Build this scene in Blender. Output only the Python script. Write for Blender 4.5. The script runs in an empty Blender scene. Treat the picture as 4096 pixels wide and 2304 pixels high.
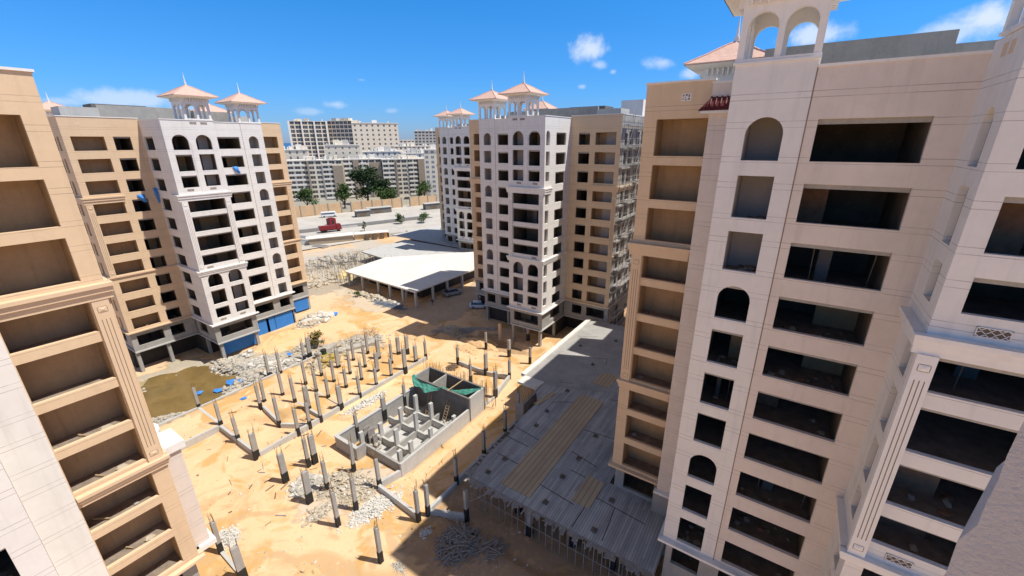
import bpy, math, random
from math import sin, cos, tan, pi, radians, hypot, sqrt, atan
from mathutils import Vector, Matrix
random.seed(7)
C = bpy.context.scene.collection
R = random.uniform

# ------------------------------------------------------------------ materials
MATS = {}
def nt(mat): return mat.node_tree.nodes, mat.node_tree.links
def mk(name, col, rough=.85, var=.12, scale=.6, bump=.0, bscale=20, col2=None, grooves=False, metal=0., spec=.3, streak=0.):
    m = bpy.data.materials.new(name); m.use_nodes = True
    N, L = nt(m); b = N['Principled BSDF']
    b.inputs['Roughness'].default_value = rough; b.inputs['Metallic'].default_value = metal
    b.inputs['Specular IOR Level'].default_value = spec
    geo = N.new('ShaderNodeNewGeometry')
    def noise(s, det=5, vec=None, r=.6):
        n = N.new('ShaderNodeTexNoise'); n.inputs['Scale'].default_value = s; n.inputs['Detail'].default_value = det
        n.inputs['Roughness'].default_value = r
        L.new(vec if vec else geo.outputs['Position'], n.inputs['Vector']); return n
    n1 = noise(scale); n2 = noise(scale*9, 3)
    add = N.new('ShaderNodeMath'); add.operation = 'ADD'; L.new(n1.outputs['Fac'], add.inputs[0])
    h = N.new('ShaderNodeMath'); h.operation = 'MULTIPLY'; h.inputs[1].default_value = .5
    L.new(n2.outputs['Fac'], h.inputs[0]); L.new(h.outputs[0], add.inputs[1])
    mr = N.new('ShaderNodeMapRange'); L.new(add.outputs[0], mr.inputs['Value'])
    mr.inputs['From Min'].default_value = .5; mr.inputs['From Max'].default_value = 1.0
    mix = N.new('ShaderNodeMix'); mix.data_type = 'RGBA'; L.new(mr.outputs['Result'], mix.inputs['Factor'])
    c2 = col2 if col2 else tuple(min(1, c*(1+var)) for c in col)
    c1 = col if col2 else tuple(c*(1-var) for c in col)
    mix.inputs[6].default_value = (*c1, 1); mix.inputs[7].default_value = (*c2, 1)
    out = mix.outputs[2]
    if streak:
        mp = N.new('ShaderNodeMapping'); mp.inputs['Scale'].default_value = (2.2, 2.2, .18)
        L.new(geo.outputs['Position'], mp.inputs['Vector']); ns = noise(1., 4, mp.outputs['Vector'])
        r2 = N.new('ShaderNodeMapRange'); L.new(ns.outputs['Fac'], r2.inputs['Value'])
        r2.inputs['From Min'].default_value = .52; r2.inputs['From Max'].default_value = .75
        r2.inputs['To Min'].default_value = 1.; r2.inputs['To Max'].default_value = 1.-streak
        mm = N.new('ShaderNodeVectorMath'); mm.operation = 'SCALE'; L.new(out, mm.inputs[0]); L.new(r2.outputs['Result'], mm.inputs['Scale'])
        out = mm.outputs[0]
    if grooves:
        sp = N.new('ShaderNodeSeparateXYZ'); L.new(geo.outputs['Position'], sp.inputs[0])
        a = N.new('ShaderNodeMath'); a.operation = 'ADD'; a.inputs[1].default_value = 3.257*12-36.91; L.new(sp.outputs['Z'], a.inputs[0])
        mo = N.new('ShaderNodeMath'); mo.operation = 'MODULO'; mo.inputs[1].default_value = 3.257; L.new(a.outputs[0], mo.inputs[0])
        tot = None
        for g in (.2, 1.72, 2.04, 3.157):
            c = N.new('ShaderNodeMath'); c.operation = 'COMPARE'; c.inputs[1].default_value = g; c.inputs[2].default_value = .014
            L.new(mo.outputs[0], c.inputs[0])
            if tot is None: tot = c.outputs[0]
            else:
                s = N.new('ShaderNodeMath'); s.operation = 'ADD'; L.new(tot, s.inputs[0]); L.new(c.outputs[0], s.inputs[1]); tot = s.outputs[0]
        nb = noise(.7, 2); g2 = N.new('ShaderNodeMapRange'); L.new(nb.outputs['Fac'], g2.inputs['Value'])
        g2.inputs['From Min'].default_value = .4; g2.inputs['From Max'].default_value = .6; g2.inputs['To Min'].default_value = .35; g2.inputs['To Max'].default_value = .7
        m3 = N.new('ShaderNodeMath'); m3.operation = 'MULTIPLY'; L.new(tot, m3.inputs[0]); L.new(g2.outputs['Result'], m3.inputs[1])
        mx = N.new('ShaderNodeMix'); mx.data_type = 'RGBA'; L.new(m3.outputs[0], mx.inputs['Factor']); L.new(out, mx.inputs[6])
        mx.inputs[7].default_value = (col[0]*.35, col[1]*.3, col[2]*.3, 1); out = mx.outputs[2]
    L.new(out, b.inputs['Base Color'])
    if bump:
        nb = noise(bscale, 6); bp = N.new('ShaderNodeBump'); bp.inputs['Strength'].default_value = bump; bp.inputs['Distance'].default_value = .05
        L.new(nb.outputs['Fac'], bp.inputs['Height']); L.new(bp.outputs['Normal'], b.inputs['Normal'])
    MATS[name] = m; return m
mk('white', (.77,.735,.69), var=.06, scale=.22, grooves=True, bump=.2, bscale=5, streak=.10)
mk('whitesm', (.80,.77,.73), var=.05, scale=.4, streak=.08)
mk('pink', (.71,.62,.545), var=.075, scale=.22, grooves=True, bump=.2, bscale=5, streak=.10)
mk('tan', (.70,.52,.34), var=.05, scale=.3, grooves=True, bump=.15, bscale=6, streak=.07)
mk('tanlt', (.70,.55,.38), var=.04, scale=.3, grooves=True, bump=.15, bscale=6, streak=.05)
mk('tansm', (.70,.52,.345), var=.05, scale=.4)
mk('tan_shaded', (.43,.285,.155), var=.10, scale=1.2, streak=.2)  # facade tan darkened, balcony shade is put into the colour
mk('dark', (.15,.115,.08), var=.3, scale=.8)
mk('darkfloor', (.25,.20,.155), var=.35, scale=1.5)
mk('innerwall', (.45,.40,.35), var=.1, scale=.7)
mk('concrete', (.36,.345,.32), var=.14, scale=.8, bump=.3, bscale=8, streak=.12)
mk('conc_lt', (.50,.49,.46), var=.10, scale=.5, bump=.2, bscale=9, streak=.10)
mk('conc_dk', (.17,.155,.14), var=.2, scale=.8, bump=.3, bscale=8)
mk('plaster', (.52,.48,.47), var=.08, scale=3, bump=.5, bscale=60)
mk('bitumen', (.028,.026,.024), var=.3, scale=2, rough=.7)
mk('rebar', (.20,.13,.08), var=.3, scale=3)
mk('blue', (.045,.22,.62), var=.08, scale=1., rough=.6, streak=.15)
mk('tarp', (.05,.25,.70), var=.15, scale=4, rough=.5)
mk('net', (.09,.31,.24), var=.25, scale=3, bump=.4)
mk('tile', (.64,.42,.34), var=.14, scale=3, bump=.6, bscale=5)
mk('tiledk', (.13,.018,.02), var=.2, scale=3, bump=.5, bscale=6, rough=.5)
mk('wood', (.42,.30,.17), var=.12, scale=2)
mk('woodgrey', (.30,.275,.25), var=.2, scale=2)
mk('rock', (.48,.41,.31), var=.25, scale=2.5, bump=.5)
mk('rockgrey', (.42,.39,.335), var=.25, scale=2.5, bump=.5)
mk('gravel', (.60,.57,.51), var=.2, scale=4, bump=.5)
mk('slabwhite', (.70,.665,.60), var=.12, scale=.12, bump=.2, bscale=2)
mk('asph', (.50,.465,.41), var=.16, scale=.10, bump=.1)
mk('trunk', (.12,.085,.06), var=.2, scale=4)
mk('leafdk', (.035,.065,.022), var=.45, scale=1.2)
mk('leaf', (.07,.115,.03), var=.4, scale=1.5)
mk('dryleaf', (.20,.16,.05), var=.4, scale=2)
mk('glass', (.05,.07,.09), rough=.15, spec=.6, var=.2)
mk('wglass', (.075,.08,.085), rough=.3, spec=.5, var=.6, scale=.35)
mk('silver', (.42,.44,.46), rough=.3, metal=.4, var=.04)
mk('carwhite', (.75,.76,.77), rough=.3, var=.03)
mk('tyre', (.02,.02,.02), rough=.8)
mk('red', (.22,.02,.025), rough=.5, var=.1)
mk('cream', (.76,.68,.55), var=.05, scale=.3, streak=.08)
mk('creamlt', (.80,.76,.69), var=.05, scale=.3, streak=.08)
mk('brownwall', (.36,.29,.22), var=.08, scale=.5)
mk('ochrewall', (.62,.42,.24), var=.10, scale=.4, streak=.1)
mk('skin', (.35,.2,.13)); mk('cloth', (.06,.05,.07)); mk('hair', (.02,.015,.012))
mk('steel', (.45,.44,.42), rough=.5, metal=.5)
mk('bluegrey', (.20,.24,.30), var=.1)

# plank material for the shuttering deck
def plank_mat(name, ca, cb, w=.25):
    m = bpy.data.materials.new(name); m.use_nodes = True; N, L = nt(m); b = N['Principled BSDF']; b.inputs['Roughness'].default_value = .8
    geo = N.new('ShaderNodeNewGeometry'); sp = N.new('ShaderNodeSeparateXYZ'); L.new(geo.outputs['Position'], sp.inputs[0])
    dv = N.new('ShaderNodeMath'); dv.operation = 'DIVIDE'; dv.inputs[1].default_value = w; L.new(sp.outputs['X'], dv.inputs[0])
    fl = N.new('ShaderNodeMath'); fl.operation = 'FLOOR'; L.new(dv.outputs[0], fl.inputs[0])
    dy = N.new('ShaderNodeMath'); dy.operation = 'DIVIDE'; dy.inputs[1].default_value = 4.1; L.new(sp.outputs['Y'], dy.inputs[0])
    off = N.new('ShaderNodeMath'); off.operation = 'MULTIPLY_ADD'; off.inputs[1].default_value = .37; L.new(fl.outputs[0], off.inputs[0]); L.new(dy.outputs[0], off.inputs[2])
    fy = N.new('ShaderNodeMath'); fy.operation = 'FLOOR'; L.new(off.outputs[0], fy.inputs[0])
    cx = N.new('ShaderNodeCombineXYZ'); L.new(fl.outputs[0], cx.inputs[0]); L.new(fy.outputs[0], cx.inputs[1])
    wn = N.new('ShaderNodeTexWhiteNoise'); wn.noise_dimensions = '2D'; L.new(cx.outputs[0], wn.inputs['Vector'])
    n1 = N.new('ShaderNodeTexNoise'); n1.inputs['Scale'].default_value = .35; n1.inputs['Detail'].default_value = 6; L.new(geo.outputs['Position'], n1.inputs['Vector'])
    ad = N.new('ShaderNodeMath'); ad.operation = 'MULTIPLY_ADD'; ad.inputs[1].default_value = .45; L.new(wn.outputs['Value'], ad.inputs[0]); L.new(n1.outputs['Fac'], ad.inputs[2])
    mr = N.new('ShaderNodeMapRange'); mr.inputs['From Min'].default_value = .35; mr.inputs['From Max'].default_value = 1.05; L.new(ad.outputs[0], mr.inputs['Value'])
    mix = N.new('ShaderNodeMix'); mix.data_type = 'RGBA'; L.new(mr.outputs['Result'], mix.inputs['Factor'])
    mix.inputs[6].default_value = (*ca, 1); mix.inputs[7].default_value = (*cb, 1)
    fr = N.new('ShaderNodeMath'); fr.operation = 'FRACT'; L.new(dv.outputs[0], fr.inputs[0])
    cp = N.new('ShaderNodeMath'); cp.operation = 'COMPARE'; cp.inputs[1].default_value = .5; cp.inputs[2].default_value = .45; L.new(fr.outputs[0], cp.inputs[0])
    mx = N.new('ShaderNodeMix'); mx.data_type = 'RGBA'; L.new(cp.outputs[0], mx.inputs['Factor']); mx.inputs[6].default_value = (ca[0]*.4, ca[1]*.4, ca[2]*.4, 1)
    L.new(mix.outputs[2], mx.inputs[7]); L.new(mx.outputs[2], b.inputs['Base Color'])
    MATS[name] = m
plank_mat('deck', (.27,.26,.25), (.50,.485,.46))
mk('deckconc', (.36,.345,.32), var=.2, scale=.35, bump=.3)
plank_mat('ply', (.42,.31,.19), (.52,.40,.25), .55)

def sand_mat():
    m = bpy.data.materials.new('sand'); m.use_nodes = True; N, L = nt(m); b = N['Principled BSDF']; b.inputs['Roughness'].default_value = .95
    b.inputs['Specular IOR Level'].default_value = .15
    geo = N.new('ShaderNodeNewGeometry')
    def noise(s, det=6, dist=0., vec=None, r=.6):
        n = N.new('ShaderNodeTexNoise'); n.inputs['Scale'].default_value = s; n.inputs['Detail'].default_value = det; n.inputs['Distortion'].default_value = dist
        n.inputs['Roughness'].default_value = r
        L.new(vec if vec else geo.outputs['Position'], n.inputs['Vector']); return n
    def rng(o, a, c, ta=0., tb=1.):
        r = N.new('ShaderNodeMapRange'); r.interpolation_type = 'SMOOTHSTEP'; L.new(o, r.inputs['Value']); r.inputs['From Min'].default_value = a; r.inputs['From Max'].default_value = c
        r.inputs['To Min'].default_value = ta; r.inputs['To Max'].default_value = tb; return r.outputs['Result']
    def mixc(f, A, B):
        x = N.new('ShaderNodeMix'); x.data_type = 'RGBA'; L.new(f, x.inputs['Factor'])
        for i, v in ((6, A), (7, B)):
            if isinstance(v, tuple): x.inputs[i].default_value = (*v, 1)
            else: L.new(v, x.inputs[i])
        return x.outputs[2]
    c = mixc(rng(noise(.09, 5, .6).outputs['Fac'], .38, .62), (.72,.47,.265), (.77,.53,.31))
    c = mixc(rng(noise(.16, 7, 1.2).outputs['Fac'], .49, .61), c, (.60,.36,.14))
    c = mixc(rng(noise(.055, 6, 1.6, r=.65).outputs['Fac'], .56, .64, 0., .7), c, (.52,.33,.16))
    c = mixc(rng(noise(.45, 8, .5, r=.7).outputs['Fac'], .60, .72), c, (.76,.61,.40))
    # curved wheel tracks of vehicles turning round the yard
    vd = N.new('ShaderNodeVectorMath'); vd.operation = 'DISTANCE'; L.new(geo.outputs['Position'], vd.inputs[0]); vd.inputs[1].default_value = (-33., 6., 0)
    nn = noise(.12, 3); ma = N.new('ShaderNodeMath'); ma.operation = 'MULTIPLY_ADD'; ma.inputs[1].default_value = 5.; L.new(nn.outputs['Fac'], ma.inputs[0]); L.new(vd.outputs['Value'], ma.inputs[2])
    sn = N.new('ShaderNodeMath'); sn.operation = 'MULTIPLY'; sn.inputs[1].default_value = 3.1; L.new(ma.outputs[0], sn.inputs[0])
    s2 = N.new('ShaderNodeMath'); s2.operation = 'SINE'; L.new(sn.outputs[0], s2.inputs[0])
    msk = rng(vd.outputs['Value'], 26., 14.); brk = rng(noise(.3, 4).outputs['Fac'], .45, .58)
    tr = rng(s2.outputs[0], .1, .9, 0., .8)
    a1 = N.new('ShaderNodeMath'); a1.operation = 'MULTIPLY'; L.new(msk, a1.inputs[0]); L.new(tr, a1.inputs[1])
    a2 = N.new('ShaderNodeMath'); a2.operation = 'MULTIPLY'; L.new(a1.outputs[0], a2.inputs[0]); L.new(brk, a2.inputs[1])
    c = mixc(a2.outputs[0], c, (.55,.37,.20))
    # grey churned soil and paler tracks further off
    sp = N.new('ShaderNodeSeparateXYZ'); L.new(geo.outputs['Position'], sp.inputs[0])
    far = rng(sp.outputs['X'], -78., -125.)
    nf = noise(.05, 5); f3 = N.new('ShaderNodeMath'); f3.operation = 'MULTIPLY'; L.new(far, f3.inputs[0]); L.new(rng(nf.outputs['Fac'], .35, .55), f3.inputs[1])
    c = mixc(f3.outputs[0], c, (.50,.45,.38))
    va = N.new('ShaderNodeVertexColor'); va.layer_name = 'soil'
    sf = N.new('ShaderNodeMath'); sf.operation = 'MULTIPLY'; L.new(va.outputs['Alpha'], sf.inputs[0]); L.new(rng(noise(.8, 6, .3, r=.7).outputs['Fac'], .3, .5, .45, .97), sf.inputs[1])
    x_ = N.new('ShaderNodeMix'); x_.data_type = 'RGBA'; L.new(sf.outputs[0], x_.inputs['Factor']); L.new(c, x_.inputs[6]); L.new(va.outputs['Color'], x_.inputs[7]); c = x_.outputs[2]
    c = mixc(rng(noise(3.5, 6, 0, r=.75).outputs['Fac'], .45, .75, 0., .35), c, (.50,.36,.22))
    L.new(c, b.inputs['Base Color'])
    bp = N.new('ShaderNodeBump'); bp.inputs['Strength'].default_value = .55; bp.inputs['Distance'].default_value = .14
    L.new(noise(1.3, 9, .3, r=.7).outputs['Fac'], bp.inputs['Height']); L.new(bp.outputs['Normal'], b.inputs['Normal'])
    MATS['sand'] = m
sand_mat()
def water_mat(name, col, rough):
    m = bpy.data.materials.new(name); m.use_nodes = True; N, L = nt(m); b = N['Principled BSDF']
    b.inputs['Roughness'].default_value = rough
    geo = N.new('ShaderNodeNewGeometry'); n = N.new('ShaderNodeTexNoise'); n.inputs['Scale'].default_value = .3; n.inputs['Detail'].default_value = 9; n.inputs['Roughness'].default_value = .65; n.inputs['Distortion'].default_value = .6
    L.new(geo.outputs['Position'], n.inputs['Vector']); x = N.new('ShaderNodeMix'); x.data_type = 'RGBA'; L.new(n.outputs['Fac'], x.inputs['Factor'])
    x.inputs[6].default_value = (*[c*.35 for c in col], 1); x.inputs[7].default_value = (*[c*1.6 for c in col], 1)
    L.new(x.outputs[2], b.inputs['Base Color']); MATS[name] = m
water_mat('pond', (.21,.14,.05), .2); water_mat('seaw', (.03,.13,.30), .5)

# ------------------------------------------------------------------ mesh helpers
class MB:
    def __init__(s): s.v = []; s.f = []; s.m = []; s.mats = []
    def mi(s, mat):
        if mat not in s.mats: s.mats.append(mat)
        return s.mats.index(mat)
    def face(s, pts, mat):
        n = len(s.v); s.v += [tuple(p) for p in pts]; s.f.append(tuple(range(n, n+len(pts)))); s.m.append(s.mi(mat))
    def box(s, x0, x1, y0, y1, z0, z1, mat):
        n = len(s.v)
        s.v += [(x, y, z) for z in (z0, z1) for y in (y0, y1) for x in (x0, x1)]
        for f in ((0,2,3,1),(4,5,7,6),(0,1,5,4),(2,6,7,3),(0,4,6,2),(1,3,7,5)):
            s.f.append(tuple(n+i for i in f)); s.m.append(s.mi(mat))
    def hexa(s, p, mat):   # eight points, bottom ring then top ring
        n = len(s.v); s.v += [tuple(q) for q in p]
        for f in ((3,2,1,0),(4,5,6,7),(0,1,5,4),(1,2,6,5),(2,3,7,6),(3,0,4,7)):
            s.f.append(tuple(n+i for i in f)); s.m.append(s.mi(mat))
    def beam(s, a, b, w, h, mat):  # bar between two points, w wide, h high, top at the points
        a = Vector(a); b = Vector(b); d = b-a; d.z = 0
        sd = Vector((-d.y, d.x, 0)); sd = sd.normalized()*w/2 if sd.length > 1e-6 else Vector((w/2, 0, 0))
        dz = Vector((0, 0, h)); s.hexa([a-sd-dz, b-sd-dz, b+sd-dz, a+sd-dz, a-sd, b-sd, b+sd, a+sd], mat)
    def tube(s, a, b, r0, r1, mat, n=6):
        a = Vector(a); b = Vector(b); d = (b-a).normalized(); u = d.orthogonal().normalized(); w = d.cross(u)
        k = len(s.v)
        for p, r in ((a, r0), (b, r1)):
            for i in range(n):
                t = 2*pi*i/n; s.v.append(tuple(p+u*(r*cos(t))+w*(r*sin(t))))
        mi = s.mi(mat)
        for i in range(n):
            j = (i+1) % n; s.f.append((k+i, k+j, k+n+j, k+n+i)); s.m.append(mi)
        s.f.append(tuple(k+i for i in range(n))[::-1]); s.m.append(mi)
        s.f.append(tuple(k+n+i for i in range(n))); s.m.append(mi)
    def prism(s, poly, z0, z1, mat, top=None):
        n = len(poly); k = len(s.v)
        s.v += [(x, y, z0) for x, y in poly]+[(x, y, z1) for x, y in poly]
        for i in range(n):
            j = (i+1) % n; s.f.append((k+i, k+j, k+n+j, k+n+i)); s.m.append(s.mi(mat))
        s.f.append(tuple(range(k+n, k+2*n))); s.m.append(s.mi(top or mat)); s.f.append(tuple(range(k, k+n))[::-1]); s.m.append(s.mi(mat))
    def rock(s, c, r, mat, flat=.7):
        k = len(s.v); g = (1+5**.5)/2; q = [(-1,g,0),(1,g,0),(-1,-g,0),(1,-g,0),(0,-1,g),(0,1,g),(0,-1,-g),(0,1,-g),(g,0,-1),(g,0,1),(-g,0,-1),(-g,0,1)]
        a = R(0, 6.3); sx, sy, sz = R(.7,1.3), R(.6,1.1), R(.5,1)*flat
        for x, y, z in q:
            t = r/1.9*R(.65, 1.25); X = x*sx*t; Y = y*sy*t
            s.v.append((c[0]+X*cos(a)-Y*sin(a), c[1]+X*sin(a)+Y*cos(a), c[2]+z*sz*t))
        mi = s.mi(mat)
        for f in ((0,11,5),(0,5,1),(0,1,7),(0,7,10),(0,10,11),(1,5,9),(5,11,4),(11,10,2),(10,7,6),(7,1,8),(3,9,4),(3,4,2),(3,2,6),(3,6,8),(3,8,9),(4,9,5),(2,4,11),(6,2,10),(8,6,7),(9,8,1)):
            s.f.append(tuple(k+i for i in f)); s.m.append(mi)
    def mesh(s, name):
        me = bpy.data.meshes.new(name); me.from_pydata(s.v, [], s.f)
        for mt in s.mats: me.materials.append(MATS[mt])
        me.polygons.foreach_set('material_index', s.m); me.update(); return me
    def build(s, name, parent=None, loc=None):
        o = bpy.data.objects.new(name, s.mesh(name)); C.objects.link(o)
        if parent: o.parent = parent
        if loc: o.location = loc
        return o

def tag(o, label=None, cat=None, group=None, kind=None):
    if label: o['label'] = label
    if cat: o['category'] = cat
    if group: o['group'] = group
    if kind: o['kind'] = kind
    elif label and cat: o['kind'] = 'thing'
    return o
def thing(name, label, cat, loc=(0,0,0), group=None):
    o = bpy.data.objects.new(name, None); C.objects.link(o); o.location = loc; return tag(o, label, cat, group)
def part(name, mb, parent):   # vertices given in world space, parent at an arbitrary place
    o = mb.build(name); o.parent = parent; o.location = -Vector(root_loc(parent)); return o
def root_loc(p):
    l = Vector((0,0,0))
    while p: l += p.location; p = p.parent
    return l

# ------------------------------------------------------------------ facades
class Fr:
    def __init__(s, O, U, N): s.O = Vector((*O, 0)); s.U = Vector((*U, 0)); s.N = Vector((*N, 0))
    def p(s, u, d, z): q = s.O+s.U*u+s.N*d; return (q.x, q.y, z)
    def side(s, u, d, sign, back=True):   # a face at u looking along sign*U; its own u runs away from the viewer (backwards in d)
        q = s.O+s.U*u+s.N*d; return Fr((q.x, q.y), (-s.N.x, -s.N.y), (s.U.x*sign, s.U.y*sign))
def arch_pts(a, b, zt, n=12):
    r = (b-a)/2; h = min(r, 1.15); zs = zt-h
    return zs, [((a+b)/2-r*cos(pi*i/n), zs+h*sin(pi*i/n)) for i in range(n+1)]
def wall(mb, F, u0, u1, z0, z1, holes, mat, t=.28, d=0, rmat=None):
    rmat = rmat or mat
    us = sorted({u0, u1, *[h[0] for h in holes], *[h[1] for h in holes]}); zs = sorted({z0, z1, *[h[2] for h in holes], *[h[3] for h in holes]})
    us = [u for u in us if u0 <= u <= u1]; zs = [z for z in zs if z0 <= z <= z1]
    for i in range(len(us)-1):
        run = None
        for j in range(len(zs)):
            inh = True
            if j < len(zs)-1:
                cu = (us[i]+us[i+1])/2; cz = (zs[j]+zs[j+1])/2
                inh = any(h[0] < cu < h[1] and h[2] < cz < h[3] for h in holes)
            if not inh and run is None: run = zs[j]
            if inh and run is not None:
                a, b = us[i], us[i+1]; mb.face([F.p(a,d,run), F.p(b,d,run), F.p(b,d,zs[j]), F.p(a,d,zs[j])], mat); run = None
    for h in holes:
        a, b, zb, zt = h[:4]; arch = len(h) > 4 and h[4]
        top = zt
        if arch:
            top, ap = arch_pts(a, b, zt)
            for k in range(len(ap)-1):
                (ua, za), (ub, zc) = ap[k], ap[k+1]
                mb.face([F.p(ua,d,za), F.p(ub,d,zc), F.p(ub,d,zt), F.p(ua,d,zt)], mat)
                mb.face([F.p(ua,d,za), F.p(ub,d,zc), F.p(ub,d-t,zc), F.p(ua,d-t,za)], rmat)
        else: mb.face([F.p(a,d,zt), F.p(b,d,zt), F.p(b,d-t,zt), F.p(a,d-t,zt)], rmat)
        mb.face([F.p(a,d,zb), F.p(b,d,zb), F.p(b,d-t,zb), F.p(a,d-t,zb)], rmat)
        for u in (a, b): mb.face([F.p(u,d,zb), F.p(u,d,top), F.p(u,d-t,top), F.p(u,d-t,zb)], rmat)
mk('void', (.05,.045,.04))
mk('soil', (.42,.35,.25), var=.2, scale=1.2, bump=.4)
mk('yellowcloth', (.40,.29,.08), var=.25, scale=2)
ROOM = {}
mk('brick', (.30,.17,.10), var=.25, scale=2.5)
def room(F, h, parent, kind, d=0, t=.28, name='window'):
    a, b, zb, zt = h[:4]
    w, ht = round(b-a, 3), round(zt-zb, 3)
    vr = 2 if kind == 'balcw' else random.randrange(4) if kind in ('dark', 'wide', 'niche', 'balc', 'gal') else 0
    key = (w, ht, kind, vr, tuple(round(x, 2) for x in F.U), tuple(round(x, 2) for x in F.N))
    if key not in ROOM:
        depth, wm, fm, drop, wid = {'balc': (1.6,'tan_shaded','darkfloor',.3,.0), 'balcw': (2.4,'innerwall','darkfloor',.38,.0), 'dark': (5.5,'dark','darkfloor',.7,.12),
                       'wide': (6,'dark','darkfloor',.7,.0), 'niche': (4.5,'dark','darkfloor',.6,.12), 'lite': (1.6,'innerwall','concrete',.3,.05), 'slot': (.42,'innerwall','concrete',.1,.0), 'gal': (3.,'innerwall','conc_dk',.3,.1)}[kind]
        m = MB(); G = Fr((0,0), (F.U.x, F.U.y), (F.N.x, F.N.y))
        a0, a1, z0, z1 = -wid, w+wid, -drop, ht+(.1 if kind != 'balc' else .004); f = -t
        P = G.p
        m.face([P(a0,f-depth,z0), P(a1,f-depth,z0), P(a1,f-depth,z1), P(a0,f-depth,z1)], wm)
        m.face([P(a0,f,z1), P(a1,f,z1), P(a1,f-depth,z1), P(a0,f-depth,z1)], wm)
        m.face([P(a0,f,z0), P(a1,f,z0), P(a1,f-depth,z0), P(a0,f-depth,z0)], fm)
        for u in (a0, a1): m.face([P(u,f,z0), P(u,f,z1), P(u,f-depth,z1), P(u,f-depth,z0)], wm)
        m.face([P(a0,f,z0), P(a1,f,z0), P(a1,f,0), P(a0,f,0)], wm)
        if kind == 'niche':   # a plastered return wall seen inside
            for (p, q, dd) in ((w*.42, w+wid, 1.5),):
                m.face([P(p,f-dd,z0), P(q,f-dd,z0), P(q,f-dd,z1), P(p,f-dd,z1)], 'innerwall')
                m.face([P(p,f-dd,z0), P(p,f-dd-.3,z0), P(p,f-dd-.3,z1), P(p,f-dd,z1)], 'innerwall')
        if kind in ('wide', 'dark') and vr:
            q = f-R(2.2, 4.2); a_, b_ = ((-wid, w*R(.3, .5)), (w*R(.45, .7), w+wid), (w*.35, w*.5))[vr-1]
            mt_ = ('brick', 'tan_shaded', 'conc_dk')[vr-1]; m.box(*bx(G, a_, b_, q-.2, q), z0, z1, mt_)
        if kind in ('wide', 'dark', 'balc', 'gal', 'balcw'):
            dd = 1.3 if kind == 'balc' else 3.
            for i in range(((0, 1, 2, 0) if kind == 'balc' else (0, 5, 9, 3))[vr]):
                c = G.p(R(.2, max(.25, w-.2)), f-R(.1, dd), z0+.05); m.rock(c, R(.1, .35), random.choice(['rock', 'concrete', 'brick']))
            if vr == 3 and kind != 'balc':
                for i in range(2): u_ = R(.2, w-.2); d_ = f-R(1.5, 3.); m.tube(G.p(u_, d_, z0), G.p(u_+R(-.15,.15), d_, z1), .035, .035, 'groove', 4)
            if vr == 2: c = G.p(R(.3, w-.3), f-.5, z0+.1); m.tube(c, (c[0]+R(-.8,.8), c[1]+R(-.8,.8), c[2]+R(0,.3)), .05, .05, 'wood', 4)
        if kind in ('wide', 'dark'): m.box(*bx(G, -wid+.01, w+wid-.01, f-.5, f-.001), z1-.35, z1-.01, 'concrete')
        ROOM[key] = m.mesh(name)
    o = bpy.data.objects.new(name, ROOM[key]); C.objects.link(o); o.parent = parent
    o.location = Vector(F.p(a, d, zb))-root_loc(parent); return o
def bx(F, u0, u1, d0, d1):
    a = F.p(u0, d0, 0); b = F.p(u1, d1, 0); return min(a[0], b[0]), max(a[0], b[0]), min(a[1], b[1]), max(a[1], b[1])
def fbox(mb, F, u0, u1, d0, d1, z0, z1, mat): mb.box(*bx(F, u0, u1, d0, d1), z0, z1, mat)
def ledge(mb, F, u0, u1, d, z0, z1, out, mat, flare=True):   # moulded ledge standing out from a face
    fbox(mb, F, u0, u1, d-.05, d+out, z1-.22, z1, mat)
    if flare:
        fbox(mb, F, u0+.06, u1-.06, d-.05, d+out*.72, z0+(z1-z0)*.42, z1-.222, mat)
        fbox(mb, F, u0+.12, u1-.12, d-.05, d+out*.42, z0, z0+(z1-z0)*.42-.002, mat)
class PartList:   # every moulding piece becomes a part of its own
    def __init__(s, root, name): s.root = root; s.name = name
    def new(s): return MB()
    def done(s, m): part(s.name, m, s.root)
_fbox, _ledge = fbox, ledge
def fbox(mb, *a, **k):
    if isinstance(mb, PartList): m = MB(); _fbox(m, *a, **k); mb.done(m)
    else: _fbox(mb, *a, **k)
def ledge(mb, *a, **k):
    if isinstance(mb, PartList):
        m = MB(); g = globals(); _led(m, *a, **k); mb.done(m)
    else: _led(mb, *a, **k)
def _led(mb, F, u0, u1, d, z0, z1, out, mat, flare=True):
    _fbox(mb, F, u0, u1, d-.05, d+out, z1-.22, z1, mat)
    if flare:
        _fbox(mb, F, u0+.06, u1-.06, d-.05, d+out*.72, z0+(z1-z0)*.42, z1-.22, mat)
        _fbox(mb, F, u0+.12, u1-.12, d-.05, d+out*.42, z0, z0+(z1-z0)*.42, mat)
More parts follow.
